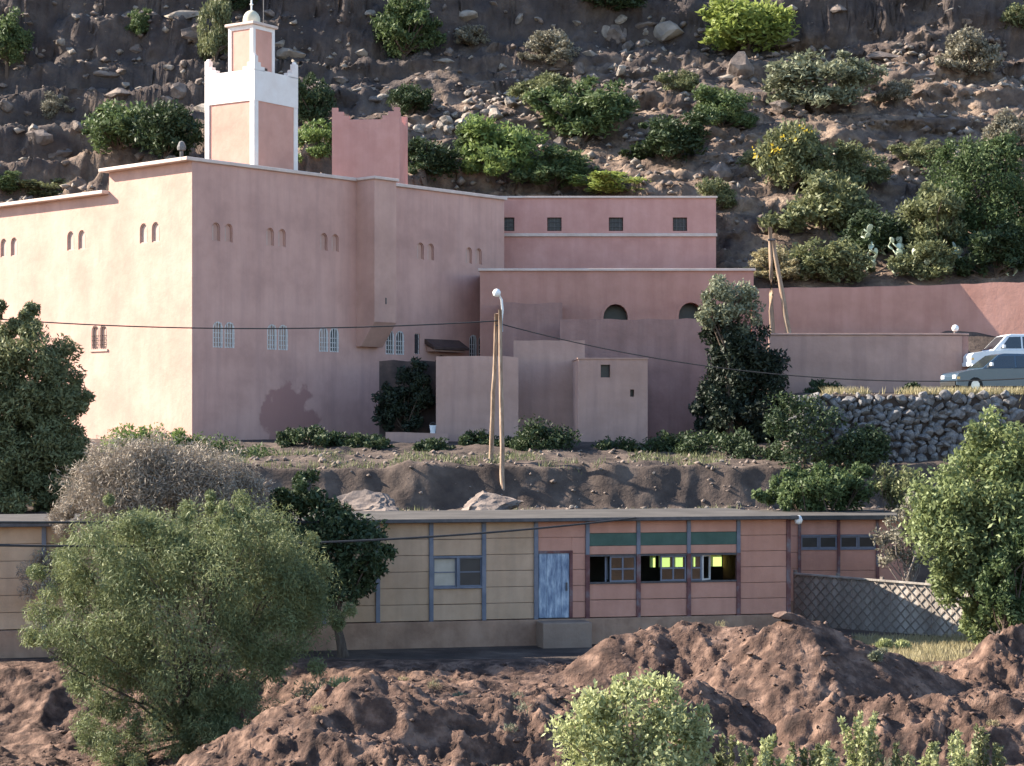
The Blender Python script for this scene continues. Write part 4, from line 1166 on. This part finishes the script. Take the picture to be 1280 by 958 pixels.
# big feathery bush on the left
B = (at(235,541,51.5).x, 51.5, h1(at(235,541,51.5).x, 51.5))
e = [E(225,760,51.5,370,300,150,B), E(175,700,51.0,230,150,90,B), E(330,740,51.8,200,240,100,B), E(110,780,51.0,170,200,80,B), E(190,880,50.8,230,160,90,B), E(150,650,51.5,150,80,60,B), E(265,650,51.5,160,90,60,B), E(300,850,51.5,180,160,80,B), E(70,740,51.3,110,130,50,B), E(200,930,50.5,220,110,80,B), E(130,910,50.8,120,110,50,B), E(290,920,51.1,150,90,60,B), E(265,900,50.6,170,120,60,B), E(385,790,51.8,130,170,60,B), E(360,700,51.8,120,120,50,B)]
plant('feathery_bush', 'huge feathery grey green bush spreading in front of the cream schoolroom panels', 'bush', B, e, 420, 420, 0.062, 'tamarisk', 21, aspect=0.2, droop=0.22, trunk_r=0.11, nl=46, rmin=0.1, rmax=0.24, inner=0.3, fork=0.15)
# dry grey bush behind it
B = (at(215,541,66).x, 60.5, h1(at(215,541,60.5).x, 60.5)); 
Dg = 59.0; B = (at(225,541,Dg).x, Dg, h1(at(225,541,Dg).x, Dg))
e = [E(200,612,Dg,280,140,70,B), E(170,592,Dg,190,90,50,B), E(100,650,Dg,110,70,40,B), E(290,630,Dg,110,90,50,B), E(60,720,Dg,80,70,40,B)]
plant('dry_bush', 'leafless greyish dry bush rising above the feathery green one', 'bush', B, e, 300, 260, 0.075, 'grey_leaf', 22, aspect=0.16, up=0.12, trunk_r=0.08, nl=60, barkm='twig', rmin=0.14, rmax=0.28, inner=0.35, fork=0.4)
# dark tree by the schoolroom roof
Dk = 59.5; B = (at(430,541,Dk).x, Dk, h1(at(430,541,Dk).x, Dk))
e = [E(425,690,Dk,140,140,60,B), E(455,690,Dk,90,90,40,B), E(385,650,Dk,110,100,50,B), E(370,615,Dk,90,60,40,B), E(380,730,Dk,120,90,50,B)]
plant('dark_tree', 'dense dark green tree overhanging the cream schoolroom wall', 'tree', B, e, 130, 150, 0.085, 'dark_leaf', 23, trunk_r=0.14, nl=20, fork=0.4, extra=[('sunlit_shoots','olive_leaf',0.12,0.06,60)])
# left tree with flat topped dark crown
Dl = 80.0; B = (at(25,541,Dl).x, Dl, h1(at(25,541,Dl).x, Dl))
e = [E(30,470,Dl,170,150,60,B), E(20,560,Dl,190,150,70,B), E(-30,500,Dl,150,220,60,B), E(25,400,Dl,100,60,35,B), E(75,530,Dl,90,90,40,B), E(105,500,Dl,60,50,25,B), E(20,620,Dl,180,90,70,B), E(80,590,Dl,80,110,40,B)]
plant('dense_tree', 'tall dark dense tree in front of the sunlit mosque side wall', 'tree', B, e, 380, 220, 0.11, 'olive_leaf', 24, aspect=0.35, trunk_r=0.22, nl=26, fork=0.35, rmin=0.12, rmax=0.24, inner=0.4)
# green hedge at the mosque base
for i, (px, py, w, h, lab) in enumerate(((160,560,90,40,'bright low shrub under the sunlit mosque side wall'),(205,556,90,34,'bright low shrub at the sunlit foot of the mosque corner'),(262,570,90,36,'leafy green shrub just past the mosque corner'),(318,580,80,34,'leafy green shrub below the plaster patch on the mosque'))):
    D = 88.5; p = at(px, py, D); zb = h1(p.x, D); B = (p.x, D, zb)
    plant('hedge_shrub', lab, 'shrub', B, [E(px, py, D, w, h*1.3, 30, B)], 34, 110, 0.08, 'bright_leaf' if i < 2 else 'mid_leaf', 30+i, trunk_r=0.04, nl=8, inner=0.4, rmin=0.25, rmax=0.4, group='shrubs along the mosque foot')
# dark creeper in the courtyard
D = 96.6; p = at(508, 541, D); B = (p.x, D, -0.45)
plant('courtyard_bush', 'climbing bush with shade-darkened leaves in the walled courtyard corner', 'bush', B, [E(512,500,D,66,90,25,B), E(485,510,D,44,70,22,B), E(525,480,D,40,70,22,B)], 80, 110, 0.1, 'shade_leaf', 40, trunk_r=0.08, nl=14, inner=0.2)
plain_block('recess_shade_wall', 'added dark wall standing for recess shade behind the courtyard climbing bush', 'wall', 474, 545, 451, -1.0, 97.4, 0.35, M['recess_shade'], seed=8)  # wall added to carry the painted shade of the recess
# cypress-like tree right of the arches
D = 93.5; p = at(925, 541, D); B = (p.x, D, h1(p.x, D))
plant('broad_dark_tree', 'broad dark tree rising before the arcade wing', 'tree', B, [E(925,470,D,105,130,45,B), E(930,530,D,130,90,60,B), E(905,430,D,70,70,35,B), E(960,500,D,70,90,35,B), E(985,530,D,70,70,40,B), E(890,510,D,60,90,35,B), E(960,550,D,150,50,50,B), E(930,450,D,110,100,45,B)], 260, 150, 0.11, 'shade_leaf', 41, trunk_r=0.2, nl=22, inner=0.35)
D = 93.0; p = at(912, 541, D); B = (p.x, D, h1(p.x, D))
plant('olive_tree', 'pale sunlit treetop standing behind the broad dark tree', 'tree', B, [E(912,378,D,86,66,35,B), E(895,392,D,50,50,25,B), E(928,398,D,60,50,25,B)], 60, 120, 0.09, 'sage_leaf', 42, trunk_r=0.18, nl=14, fork=0.85)
# shrubs below the stone wall and shed
for i, (px, py, w, h, D, mt, lab) in enumerate((
    (680,552,90,44,90.5,'dark_leaf','dark low shrub between the lamp pole and the shed'),
    (1005,545,110,110,84.0,'dark_leaf','dark shrub at the left end of the stone retaining wall'),
    (900,560,120,40,89.5,'dark_leaf','dark undergrowth shrub right of the small shed'),
    (1075,560,80,50,83.8,'dark_leaf','dark shrub at the foot of the stone retaining wall'),
    (1030,495,50,40,94.9,'dark_leaf','small weed bush against the terrace wall'),
    (1138,500,30,50,95.2,'dark_leaf','upright weed bush against the terrace wall'),
    (385,548,110,26,91,'dark_leaf','dark low plants along the shaded mosque front'),
    (600,555,60,26,92,'dark_leaf','dark plants at the foot of the low yard wall'),
    (770,566,100,26,91,'dark_leaf','dark plants along the foot of the small shed'),
    (845,562,90,34,91,'dark_leaf','dark bushy plants just right of the small shed'),
    (450,558,100,24,91,'dark_leaf','dark plants before the shade-dark recess wall'),
    (960,575,120,34,86.5,'dark_leaf','dark low bush left of the stone retaining wall'),
    (640,562,60,24,91.5,'dark_leaf','dark plants right behind the lamp pole'),
    (540,562,70,22,91,'dark_leaf','dark plants below the white bucket'))):
    p = at(px, py, D); B = (p.x, D, h1(p.x, D))
    plant('low_shrub', lab, 'shrub', B, [E(px,py,D,w,h*1.2,w*0.3,B)], 44, 90, 0.085, mt, 50+i, trunk_r=0.04, nl=8, inner=0.35, rmin=0.22, rmax=0.4)
# green tree behind the school roof
D = 74.5; p = at(1020, 541, D); B = (p.x, D, h1(p.x, D))
plant('green_tree', 'bright green spreading tree behind the salmon schoolroom roof', 'tree', B, [E(1025,615,D,140,56,50,B), E(975,620,D,80,44,35,B), E(1065,600,D,70,44,30,B), E(1015,595,D,80,34,30,B)], 90, 150, 0.085, 'mid_leaf', 60, trunk_r=0.14, nl=16, fork=0.3, rmin=0.2, rmax=0.34)
D = 74.0; p = at(1130, 541, D); B = (p.x, D, h1(p.x, D))
plant('sparse_bush', 'sparse olive bush between the green tree and the tall trees', 'bush', B, [E(1125,610,D,90,60,40,B)], 36, 70, 0.08, 'olive_leaf', 61, trunk_r=0.07, nl=14, inner=0.3)
# right hand trees
D = 62.5; p = at(1225, 541, D); B = (p.x, D, h1(p.x, D))
plant('tall_tree', 'tall pale leaved tree shading the lattice fence end', 'tree', B, [E(1230,640,D,190,180,80,B), E(1255,560,D,110,110,50,B), E(1180,680,D,110,130,50,B), E(1280,640,D,120,240,70,B), E(1195,630,D,100,90,45,B), E(1215,720,D,110,90,45,B), E(1270,760,D,130,110,50,B), E(1225,765,D,70,80,40,B)], 300, 170, 0.085, 'fresh_leaf', 62, trunk_r=0.16, nl=30, inner=0.4, fork=0.3)
D = 61.0; p = at(1252, 541, D); B = (p.x, D, h1(p.x, D))
plant('young_tree', 'fresh green young tree under the tall pale leaved one', 'tree', B, [E(1255,735,D,80,120,35,B), E(1275,700,D,80,90,35,B)], 70, 140, 0.075, 'mid_leaf', 63, trunk_r=0.08, nl=14)
D = 69.0; p = at(1135, 541, D); B = (p.x, D, h1(p.x, D))
plant('dry_tree', 'thin drab leaved tree in front of the annex end', 'tree', B, [E(1125,680,D,70,100,30,B), E(1145,650,D,70,70,30,B)], 60, 70, 0.07, 'drab_leaf', 64, trunk_r=0.07, nl=18, inner=0.3, barkm='twig')
# bottom bush with pale leaves, and shoots
D = 40.5; p = at(790, 541, D); B = (p.x, D, h1(p.x, D))
plant('pale_bush', 'pale sunlit leafy bush growing in front of the earth bank', 'bush', B, [E(790,930,D,220,170,80,B), E(745,920,D,90,120,50,B), E(845,935,D,100,110,50,B), E(810,875,D,110,70,40,B), E(735,890,D,70,60,30,B), E(870,900,D,70,80,30,B), E(780,1000,D,240,120,90,B)], 190, 120, 0.06, 'pale_leaf', 70, aspect=0.5, up=0.15, trunk_r=0.05, nl=40, rmin=0.16, rmax=0.3, inner=0.35, barkm='twig')
rnd = random.Random(77)
for i, px in enumerate((915, 945, 975, 1005, 1040, 1075, 1110, 1150, 1190, 1228)):
    D = 41.0+rnd.uniform(-0.4,0.6); p = at(px, 541, D); B = (p.x, D, h1(p.x, D))
    tall = {1075: 893, 1228: 912}.get(px, rnd.uniform(912, 938))
    t = thing('leafy_shoot', 'pale leafy shoots standing below the earth mounds', 'shrub', B, 0, 'leafy shoots along the bank foot')
    st = MB(); C = []; R = []
    for k in range(9):
        top = at(px+rnd.uniform(-26,26), tall+rnd.uniform(0,40)*(k > 0), D)-Vector(B); top.y = rnd.uniform(-0.3,0.3)
        b0_ = Vector((rnd.uniform(-0.1,0.1), rnd.uniform(-0.1,0.1), -0.05))
        st.tube([b0_, b0_.lerp(top,0.5)+Vector((rnd.uniform(-.05,.05),0,0)), top], [0.02,0.014,0.006], 5)
        for q in range(12):
            f_ = 0.3+0.7*q/11; C.append(tuple(b0_.lerp(top, f_))); R.append(0.13*(1.15-f_*0.6))
    st.build('stem', M['twig'], t)
    co, fa, ti = leaves(C, R, 22, 0.055, 0.45, 700+i, 0, 0.25)
    link('leaf_sprays', np_mesh('leaf_sprays', co, fa, M['pale_leaf' if i % 3 else 'olive_leaf'], tint=ti), t)
# weeds in the yard
for i, (px, py, D, mt, w, h, lab) in enumerate((
    (395,845,52.5,'sage_leaf',60,36,'grey leaved weed clump at the foot of the feathery bush'), (530,850,51,'straw',34,24,'dry straw coloured weed tuft on the earth bank'),
    (575,850,51,'sage_leaf',36,36,'upright pale weed tuft beside the straw coloured one'), (430,840,52.5,'pale_leaf',40,24,'small pale weed on the bank beside the feathery bush'),
    (1105,795,61,'pale_leaf',20,22,'pale weed at the left of the straw grass patch'), (1128,797,61,'pale_leaf',18,20,'second pale weed by the straw grass patch'), (1095,872,51.5,'sage_leaf',14,20,'tiny green weed on the flank of the big mound'))):
    p = at(px, py+h/2, D); z0 = h1(p.x, D); B = (p.x, D, z0); s_ = D/F
    t = thing('weed_tuft', lab, 'weed', B)
    co, fa, ti = leaves([(0,0,h*s_*0.45),(w*s_*.25,0,h*s_*.35),(-w*s_*.25,0,h*s_*.35),(0,w*s_*.2,h*s_*.3)], [w*s_*0.33]*4, 130, 0.085, 0.25, 800+i, 0, 0.4)
    link('blades', np_mesh('blades', co, fa, M[mt], tint=ti), t)
rnd = random.Random(88)
for i in range(22):
    px = rnd.uniform(260, 1250); D = rnd.uniform(44.5, 56); x = (px-640)/F*D; hh = rnd.uniform(0.12, 0.3)
    t = thing('dry_tuft', 'small dry grass tuft on the dug earth bank', 'weed', (x, D, h1(x, D)), 0, 'dry tufts on the dug bank')
    co, fa, ti = leaves([(0,0,hh*0.5),(0.08,0,hh*0.4),(-0.08,0.03,hh*0.4)], [hh*0.5]*3, 34, 0.055, 0.16, 850+i, 0, 0.5)
    link('blades', np_mesh('blades', co, fa, M['straw' if i % 2 else 'sage_leaf'], tint=ti), t)
def grass(name, label, cnt, area, size, mt, seed, filt=None):
    rng = np.random.default_rng(seed)
    x = rng.uniform(area[0], area[1], cnt); y = rng.uniform(area[2], area[3], cnt)
    keep = fbm(x*0.5, y*0.5, 3, seed) > (filt if filt is not None else -9)
    x, y = x[keep], y[keep]; n = len(x); z = H(x, y)
    s = size*(0.5+rng.random(n)); a = rng.uniform(0, 2*np.pi, n); lean = rng.normal(size=(n,2))*0.35
    w = s*0.09
    co = np.empty((n,3,3))
    co[:,0] = np.stack([x-np.cos(a)*w, y-np.sin(a)*w, z-0.02], -1); co[:,1] = np.stack([x+np.cos(a)*w, y+np.sin(a)*w, z-0.02], -1)
    co[:,2] = np.stack([x+lean[:,0]*s, y+lean[:,1]*s, z+s], -1)
    o = link(name, np_mesh(name, co.reshape(-1,3), np.arange(n*3).reshape(n,3), M[mt], tint=rng.random(n)))
    o['label'] = label; o['category'] = 'grass'
    return stuff(o)
gx0, gx1 = at(1085,800,62).x, at(1215,800,62).x
grass('dry_grass', 'straw yellow dry grass in front of the lattice fence', 9000, (gx0, gx1+0.6, 57.5, 65.0), 0.16, 'straw', 901, -0.25)
grass('bank_grass', 'fringe of green grass on the rubble bank below the mosque', 6500, (-14.5, 9.0, 83.8, 88.5), 0.2, 'olive_leaf', 902, 0.02)
grass('roadside_grass', 'dry grass fringe along the edge of the car terrace', 5000, (13.2, 23, 85.5, 88.0), 0.26, 'straw', 903, -0.15)
grass('rubble_grass', 'thin grass behind the schoolroom roof', 5000, (-12, 14, 72.5, 80), 0.22, 'olive_leaf', 904, 0.1)

# hillside shrubs: a few crowns, shared
protos = []
for i in range(7):
    rn = random.Random(500+i)
    el_ = [(rn.uniform(-0.08,0.08),0,0.42,0.34,0.36,0.34)]
    for _ in range(9):
        an = rn.uniform(0, 6.28); rd = rn.uniform(0.12, 0.36); sz = rn.uniform(0.1, 0.22)
        el_.append((rd*math.cos(an), rd*math.sin(an), rn.uniform(0.2, 0.86-rd*0.6), sz, sz, sz*rn.uniform(0.7,1.2)))
    C, R = clumps(el_, 95, 600+i, 0.2, 0.42, 0.35, 0.06)
    co, fa, ti = leaves(C, np.clip(R,0.035,0.12), 80, 0.028, 0.45, 610+i, 0, 0.3, 1.0, 0.6)
    protos.append((np_mesh('crown', co, fa, M['mid_leaf'], tint=ti), limbs(C, (0,0,0), 620+i, 14, 0.03, 0.004, 0.3).mesh('trunk', M['bark'])))
shrubs = [ # px, base y, width, height, leaf, label
 (8,92,64,56,'mid_leaf','green shrub on the ledge at the far left of the hillside'),
 (145,208,95,72,'mid_leaf','broad green shrub just above the mosque side roof'),
 (205,205,85,75,'dark_leaf','dark shrub crowding the left side of the minaret'),
 (268,84,46,90,'olive_leaf','tall thin shrub directly behind the minaret lantern'),
 (172,52,34,36,'mid_leaf','small shrub on a dark ledge left of the minaret lantern'),
 (390,165,58,62,'dark_leaf','dark shrub between the minaret and the old tower'),
 (395,214,66,52,'bright_leaf','bright green shrub at the left foot of the old tower'),
 (504,80,80,74,'mid_leaf','rounded green shrub alone above the old tower'),
 (512,148,60,40,'dark_leaf','dark shrub on the ledge right of the old tower merlon'),
 (537,232,86,56,'dark_leaf','dark shrub tucked at the right foot of the old tower'),
 (632,236,104,84,'bright_leaf','large bright shrub behind the rear house left corner'),
 (692,244,96,56,'mid_leaf','low green shrub touching the rear house coping'),
 (730,186,116,76,'mid_leaf','big rounded shrub above the rear house on open slope'),
 (680,146,76,48,'olive_leaf','olive shrub beside the diagonal row of boulders'),
 (688,90,66,42,'drab_leaf','grey leafless looking shrub above the diagonal row of boulders'),
 (758,24,80,42,'dark_leaf','dark shrub at the top of the boulder run'),
 (936,72,128,74,'lime_leaf','yellow green glowing shrub under the dark cliff'),
 (905,166,76,56,'mid_leaf','fresh green shrub on the slope above the rear house end'),
 (838,208,98,60,'dark_leaf','dark shrub with boulders in front above the rear house'),
 (775,247,98,26,'lime_leaf','low yellow green shrub peeking over the rear house coping'),
 (1022,148,120,74,'sage_leaf','grey green spiky shrub with two boulders in front'),
 (1210,106,74,58,'drab_leaf','drab grey shrub on the stony right slope'),
 (1272,46,46,38,'olive_leaf','shrub under the cliff at the far right'),
 (988,246,92,92,'olive_leaf','shrub dotted with yellow flowers'),
 (1075,238,74,54,'olive_leaf','low dark shrub right of the yellow flowered one'),
 (1028,306,116,86,'olive_leaf','rounded olive shrub above the bare twin legged pole'),
 (1225,312,160,136,'mid_leaf','big bushy tree above the cactus thicket'),
 (1165,325,100,84,'olive_leaf','pale olive bush leaning on the big bushy tree'),
 (968,358,72,40,'straw','yellowish bush beside the top of the bare twin legged pole'),
 (1050,360,92,58,'olive_leaf','olive bush just behind the pink boundary wall'),
 (1165,356,84,54,'olive_leaf','brownish olive bush among the cactus pads'),
 (1245,352,90,70,'dark_leaf','dark bush behind the boundary wall under the big tree'),
 (10,246,48,26,'mid_leaf','low green shrub over the low part of the mosque side roof'),
 (72,252,80,24,'olive_leaf','flat scrubby bush over the low part of the mosque side roof'),
 (895,268,50,40,'olive_leaf','grey green bush at the rear house right corner'),
 (70,150,40,26,'drab_leaf','small drab scrub on the dark ledges left of the broad green shrub'),
 (300,20,40,30,'dark_leaf','dark scrub peeping out right behind the minaret finial'),
 (590,60,44,26,'drab_leaf','small drab scrub on the open ledge right of the rounded green shrub'),
 (600,205,60,44,'mid_leaf','small green shrub between the old tower and the large bright shrub'),
 (1120,130,44,26,'drab_leaf','small drab scrub on the stony slope below the cliff'),
 (1150,215,60,34,'olive_leaf','low olive scrub above the big bushy tree'),
 (850,120,44,28,'olive_leaf','small olive scrub among the upper boulders'),
 (1260,190,60,40,'drab_leaf','drab scrub on the open slope right above the big bushy tree'),
 (940,215,40,26,'olive_leaf','small scrub left of the yellow flowered shrub'),
 (1100,325,90,60,'dark_leaf','dark bush between the olive shrub and the cactus thicket'),
]
for i, (px, py, w, h, mt, lab) in enumerate(shrubs):
    p = hit(px, py-3); s_ = p.y/F
    if h > 100:
        B = (p.x, p.y, h1(p.x, p.y)-0.1)
        plant('hillside_tree', lab, 'tree', B, [E(px,py-75,p.y,150,130,60,B), E(px-45,py-40,p.y,100,90,40,B), E(px+45,py-45,p.y,100,90,40,B), E(px-20,py-110,p.y,90,60,40,B), E(px+30,py-115,p.y,80,60,40,B)], 150, 170, 0.11, mt, 444, trunk_r=0.2, nl=20, inner=0.35, group='shrubs on the hillside')
        continue
    t = thing('hillside_shrub' if h < 100 else 'hillside_tree', lab, 'shrub' if h < 100 else 'tree', (p.x, p.y+0.2, h1(p.x, p.y)-0.25), random.Random(i).uniform(0,6.28), 'shrubs on the hillside', (w*s_*1.42, w*s_*1.3, h*s_*1.3+0.25))
    cr, tk = protos[i % 7]
    o = link('crown', cr, t); o.material_slots[0].link = 'OBJECT'; o.material_slots[0].material = M[mt]
    link('trunk', tk, t)
    if 'flowers' in lab:
        co, fa, ti = leaves([(0.1,-0.3,0.55),(-0.05,-0.35,0.45),(0.2,-0.2,0.65),(0.0,0.3,0.6),(-0.3,0.0,0.5)], [0.09]*5, 14, 0.022, 0.7, 333)
        stuff(link('flowers', np_mesh('flowers', co, fa, M['flower'], tint=ti), t))

# prickly pears
pad = MB(); 
pad.lathe([(0.0,-1.0),(0.35,-0.86),(0.72,-0.45),(0.95,0.1),(0.85,0.6),(0.5,0.92),(0.0,1.0)], (0,0,0), 10)
padm = pad.mesh('pad', M['cactus'], True)
for i, (px, py) in enumerate(((1085,340),(1108,318),(1135,325),(1190,335),(1005,350),(1150,350),(1262,345),(1120,345))):
    p = hit(px, py); rn = random.Random(40+i)
    t = thing('prickly_pear', 'pale prickly pear clump behind the pink boundary wall', 'cactus', (p.x, p.y, h1(p.x,p.y)-0.1), rn.uniform(0,6), 'prickly pears behind the wall')
    tips = [(Vector((0,0,0)), 0.3)]
    for k in range(24):
        b, z = tips[rn.randrange(len(tips))]
        d = Vector((rn.uniform(-0.8,0.8), rn.uniform(-0.8,0.8), rn.uniform(0.35,1))).normalized(); L = rn.uniform(0.17,0.27)
        c = b+d*L; o = link('pad', padm, t); o.location = c
        q = d.to_track_quat('Z','Y'); o.rotation_mode = 'QUATERNION'; o.rotation_quaternion = q; o.scale = (L*0.72, L*0.2, L)
        if (c+d*L).z < 2.4: tips.append((b+d*L*1.9, 0))

# ------------------------------------------------------------------ boulders and stones
rnd = random.Random(123)
def boulder(px, py, wpx, pale=False, label=None, group='boulders on the hillside', tall=1.0):
    p = hit(px, py); s_ = p.y/F; r = wpx*s_/2
    o = link('boulder', (procks if pale else rocks)[rnd.randrange(6)])
    o.location = (p.x, p.y, h1(p.x,p.y)+r*0.25*tall); o.scale = (r, r*rnd.uniform(0.75,1.1), r*rnd.uniform(0.8,1.05)*tall)
    o.rotation_euler = (rnd.uniform(-.3,.3), rnd.uniform(-.3,.3), rnd.uniform(0,6.28))
    return tag(o, label or ('pale weathered boulder on the scrubby hillside' if pale else 'brown weathered boulder on the scrubby hillside'), 'boulder', group)
for k in range(26):   # diagonal run
    t = k/25; boulder(535+t*125+rnd.uniform(-12,12), 178-t*60+rnd.uniform(-14,14), rnd.uniform(12,34), True)
for k in range(26): boulder(rnd.uniform(640,790), rnd.uniform(30,125), rnd.uniform(8,26), rnd.random() < 0.6)
boulder(757, 48, 20, True, 'tall pale upright rock like a finger on the hillside', None, 2.4)
boulder(975, 140, 36, False, 'large brown boulder before the grey green spiky shrub', None)
boulder(1000, 140, 26, False, 'smaller brown boulder before the grey green spiky shrub', None)
boulder(925, 96, 60, False, 'broad brown boulder under the yellow green shrub', None)
boulder(830, 50, 56, True, 'broad pale boulder left of the yellow green shrub', None)
boulder(955, 285, 40, False, 'brown boulder on the slope left of the rounded olive shrub', None)
boulder(903, 222, 44, False, 'brown boulder beside the dark shrub above the rear house', None)
for k in range(34): boulder(rnd.uniform(780,900), rnd.uniform(25,130), rnd.uniform(7,22), rnd.random() < 0.5)
for k in range(40): boulder(rnd.uniform(1090,1280), rnd.uniform(52,120), rnd.uniform(7,20), rnd.random() < 0.7)
for k in range(50): boulder(rnd.uniform(900,1280), rnd.uniform(120,240), rnd.uniform(6,18), rnd.random() < 0.6)
for k in range(44): boulder(rnd.uniform(0,420), rnd.uniform(10,210), rnd.uniform(7,26), rnd.random() < 0.4)
for k in range(34): boulder(rnd.uniform(420,640), rnd.uniform(10,200), rnd.uniform(6,18), rnd.random() < 0.5)

for k in range(74):   # bedded outcrops lying along the slope
    px, py = (rnd.uniform(0,470), rnd.uniform(6,205)) if k < 34 else ((rnd.uniform(470,800), rnd.uniform(4,190)) if k < 54 else (rnd.uniform(800,1280), rnd.uniform(4,120)))
    p = hit(px, py); r = rnd.uniform(0.45,1.0)
    o = link('rock_ledge', (rocks if k % 3 else procks)[rnd.randrange(6)])
    o.location = (p.x, p.y+0.25*r, h1(p.x,p.y)-0.1*r); o.scale = (r*rnd.uniform(1.1,2.3), r*rnd.uniform(0.8,1.2), r*rnd.uniform(0.8,1.3))
    o.rotation_euler = (rnd.uniform(-.12,.12), rnd.uniform(-.16,.1), rnd.uniform(-.3,.3)+(math.pi if rnd.random() < .5 else 0))
    tag(o, 'long bedded brown rock ledge jutting from the hillside' if k % 3 else 'long bedded pale rock ledge jutting from the hillside', 'rock ledge', 'rock ledges on the hillside')

def scatter(name, label, n, area, smin, smax, meshes, mat, seed, dens=None):
    """thousands of small stones in one mesh"""
    rng = np.random.default_rng(seed)
    x = rng.uniform(area[0], area[1], n); y = rng.uniform(area[2], area[3], n)
    if dens is not None:
        keep = fbm(x*dens[0], y*dens[0], 3, seed) > dens[1]; x, y = x[keep], y[keep]
    n = len(x); z = H(x, y)
    s = smin+(smax-smin)*rng.random(n)**3
    base = np.array([(1,0,0),(-1,0,0),(0,1,0),(0,-1,0),(0,0,1),(0,0,-1)], float)
    fa = np.array([(0,2,4),(2,1,4),(1,3,4),(3,0,4),(2,0,5),(1,2,5),(3,1,5),(0,3,5)])
    v = base[None]*(1+0.45*rng.normal(size=(n,6,1)).clip(-1,1)) + 0.22*rng.normal(size=(n,6,3))
    a = rng.uniform(0, 6.28, n); ca, sa = np.cos(a)[:,None], np.sin(a)[:,None]
    v = np.stack([v[...,0]*ca-v[...,1]*sa, v[...,0]*sa+v[...,1]*ca, v[...,2]*0.7], -1)
    co = v*s[:,None,None] + np.stack([x,y,z+s*0.25],-1)[:,None,:]
    f = (fa[None]+6*np.arange(n)[:,None,None]).reshape(-1,3)
    o = link(name, np_mesh(name, co.reshape(-1,3), f, mat)); o['label'] = label; o['category'] = 'stones'
    return stuff(o)
scatter('hillside_stones', 'loose stones scattered over the hillside', 9000, (-40,45,112,160), 0.05, 0.4, None, M['boulder'], 1, (0.12,-0.12))
scatter('pale_stones', 'pale loose stones scattered over the hillside', 8000, (-40,45,112,160), 0.05, 0.36, None, M['palerock'], 2, (0.15,0.05))
scatter('rubble', 'rubble on the bank behind the schoolroom', 2400, (-14,16,72.5,90), 0.02, 0.16, None, M['boulder'], 3)
scatter('earth_clods', 'small red earth clods on the bank', 5000, (-12,15,42,57), 0.02, 0.085, None, M['redrock'], 4)
# pale rocks behind the school roof
def ground_rock(px, py, D, w, meshes, label, cat='rock', tall=1.0, group=None, name='rock', lift=0.0):
    p = at(px, py, D); s_ = D/F; r = w*s_/2
    o = link(name, meshes[rnd.randrange(6)]); o.location = (p.x, D, h1(p.x, D)+r*0.15*tall+lift); o.scale = (r, r*0.8, r*tall)
    o.rotation_euler = (0,0,rnd.uniform(0,6.28))
    return tag(o, label, cat, group)
ground_rock(470, 630, 75, 130, heaps, 'sandy pale rock outcrop showing over the cream schoolroom roof', tall=0.75, lift=0.02)
ground_rock(608, 632, 76, 136, heaps, 'grey pale rock outcrop at the foot of the lamp pole', tall=0.6, lift=0.02)
ground_rock(985, 776, 52, 46, clods, 'earth lump crowning the big mound', tall=0.7)
for k in range(40):
    px = rnd.uniform(240, 1260); D = rnd.uniform(44, 55)
    ground_rock(px, 860, D, rnd.uniform(8,22), clods, 'red earth clod on the dug bank', group='clods on the dug bank', name='clod')
for k in range(36):
    ground_rock(rnd.uniform(380,1000), 600, rnd.uniform(76,89), rnd.uniform(5,13), procks if k % 2 else rocks, 'loose stone on the rubble bank behind the schoolroom' if k % 2 else 'brown loose stone on the rubble bank behind the schoolroom', group='stones on the rubble bank', name='loose_stone')

# ------------------------------------------------------------------ overhead wires
wire('wire running from the lamp pole past the mosque to the side', topP+Vector((0,0,-0.3)), at(-260, 372, 90), 0.75, 0.028)
wire('wire sagging from the lamp pole past the small shed', topP+Vector((0,0,-0.4)), at(1330, 470, 80), 1.0, 0.022)
eA = Vector((S0[0]+SC[0]*(-5.3)+0.0, S0[1]+SC[1]*(-5.3)-0.42, -2.65))
wire('upper black wire crossing in front of the feathery bush', eA, at(-200, 652, 46.5), 0.03, 0.032)
eB = Vector((S0[0]+SC[0]*2.6, S0[1]+SC[1]*2.6-0.42, -2.62))
wire('lower black wire rising to the schoolroom roof edge', eB, at(-200, 676, 46.5), 0.42, 0.032)
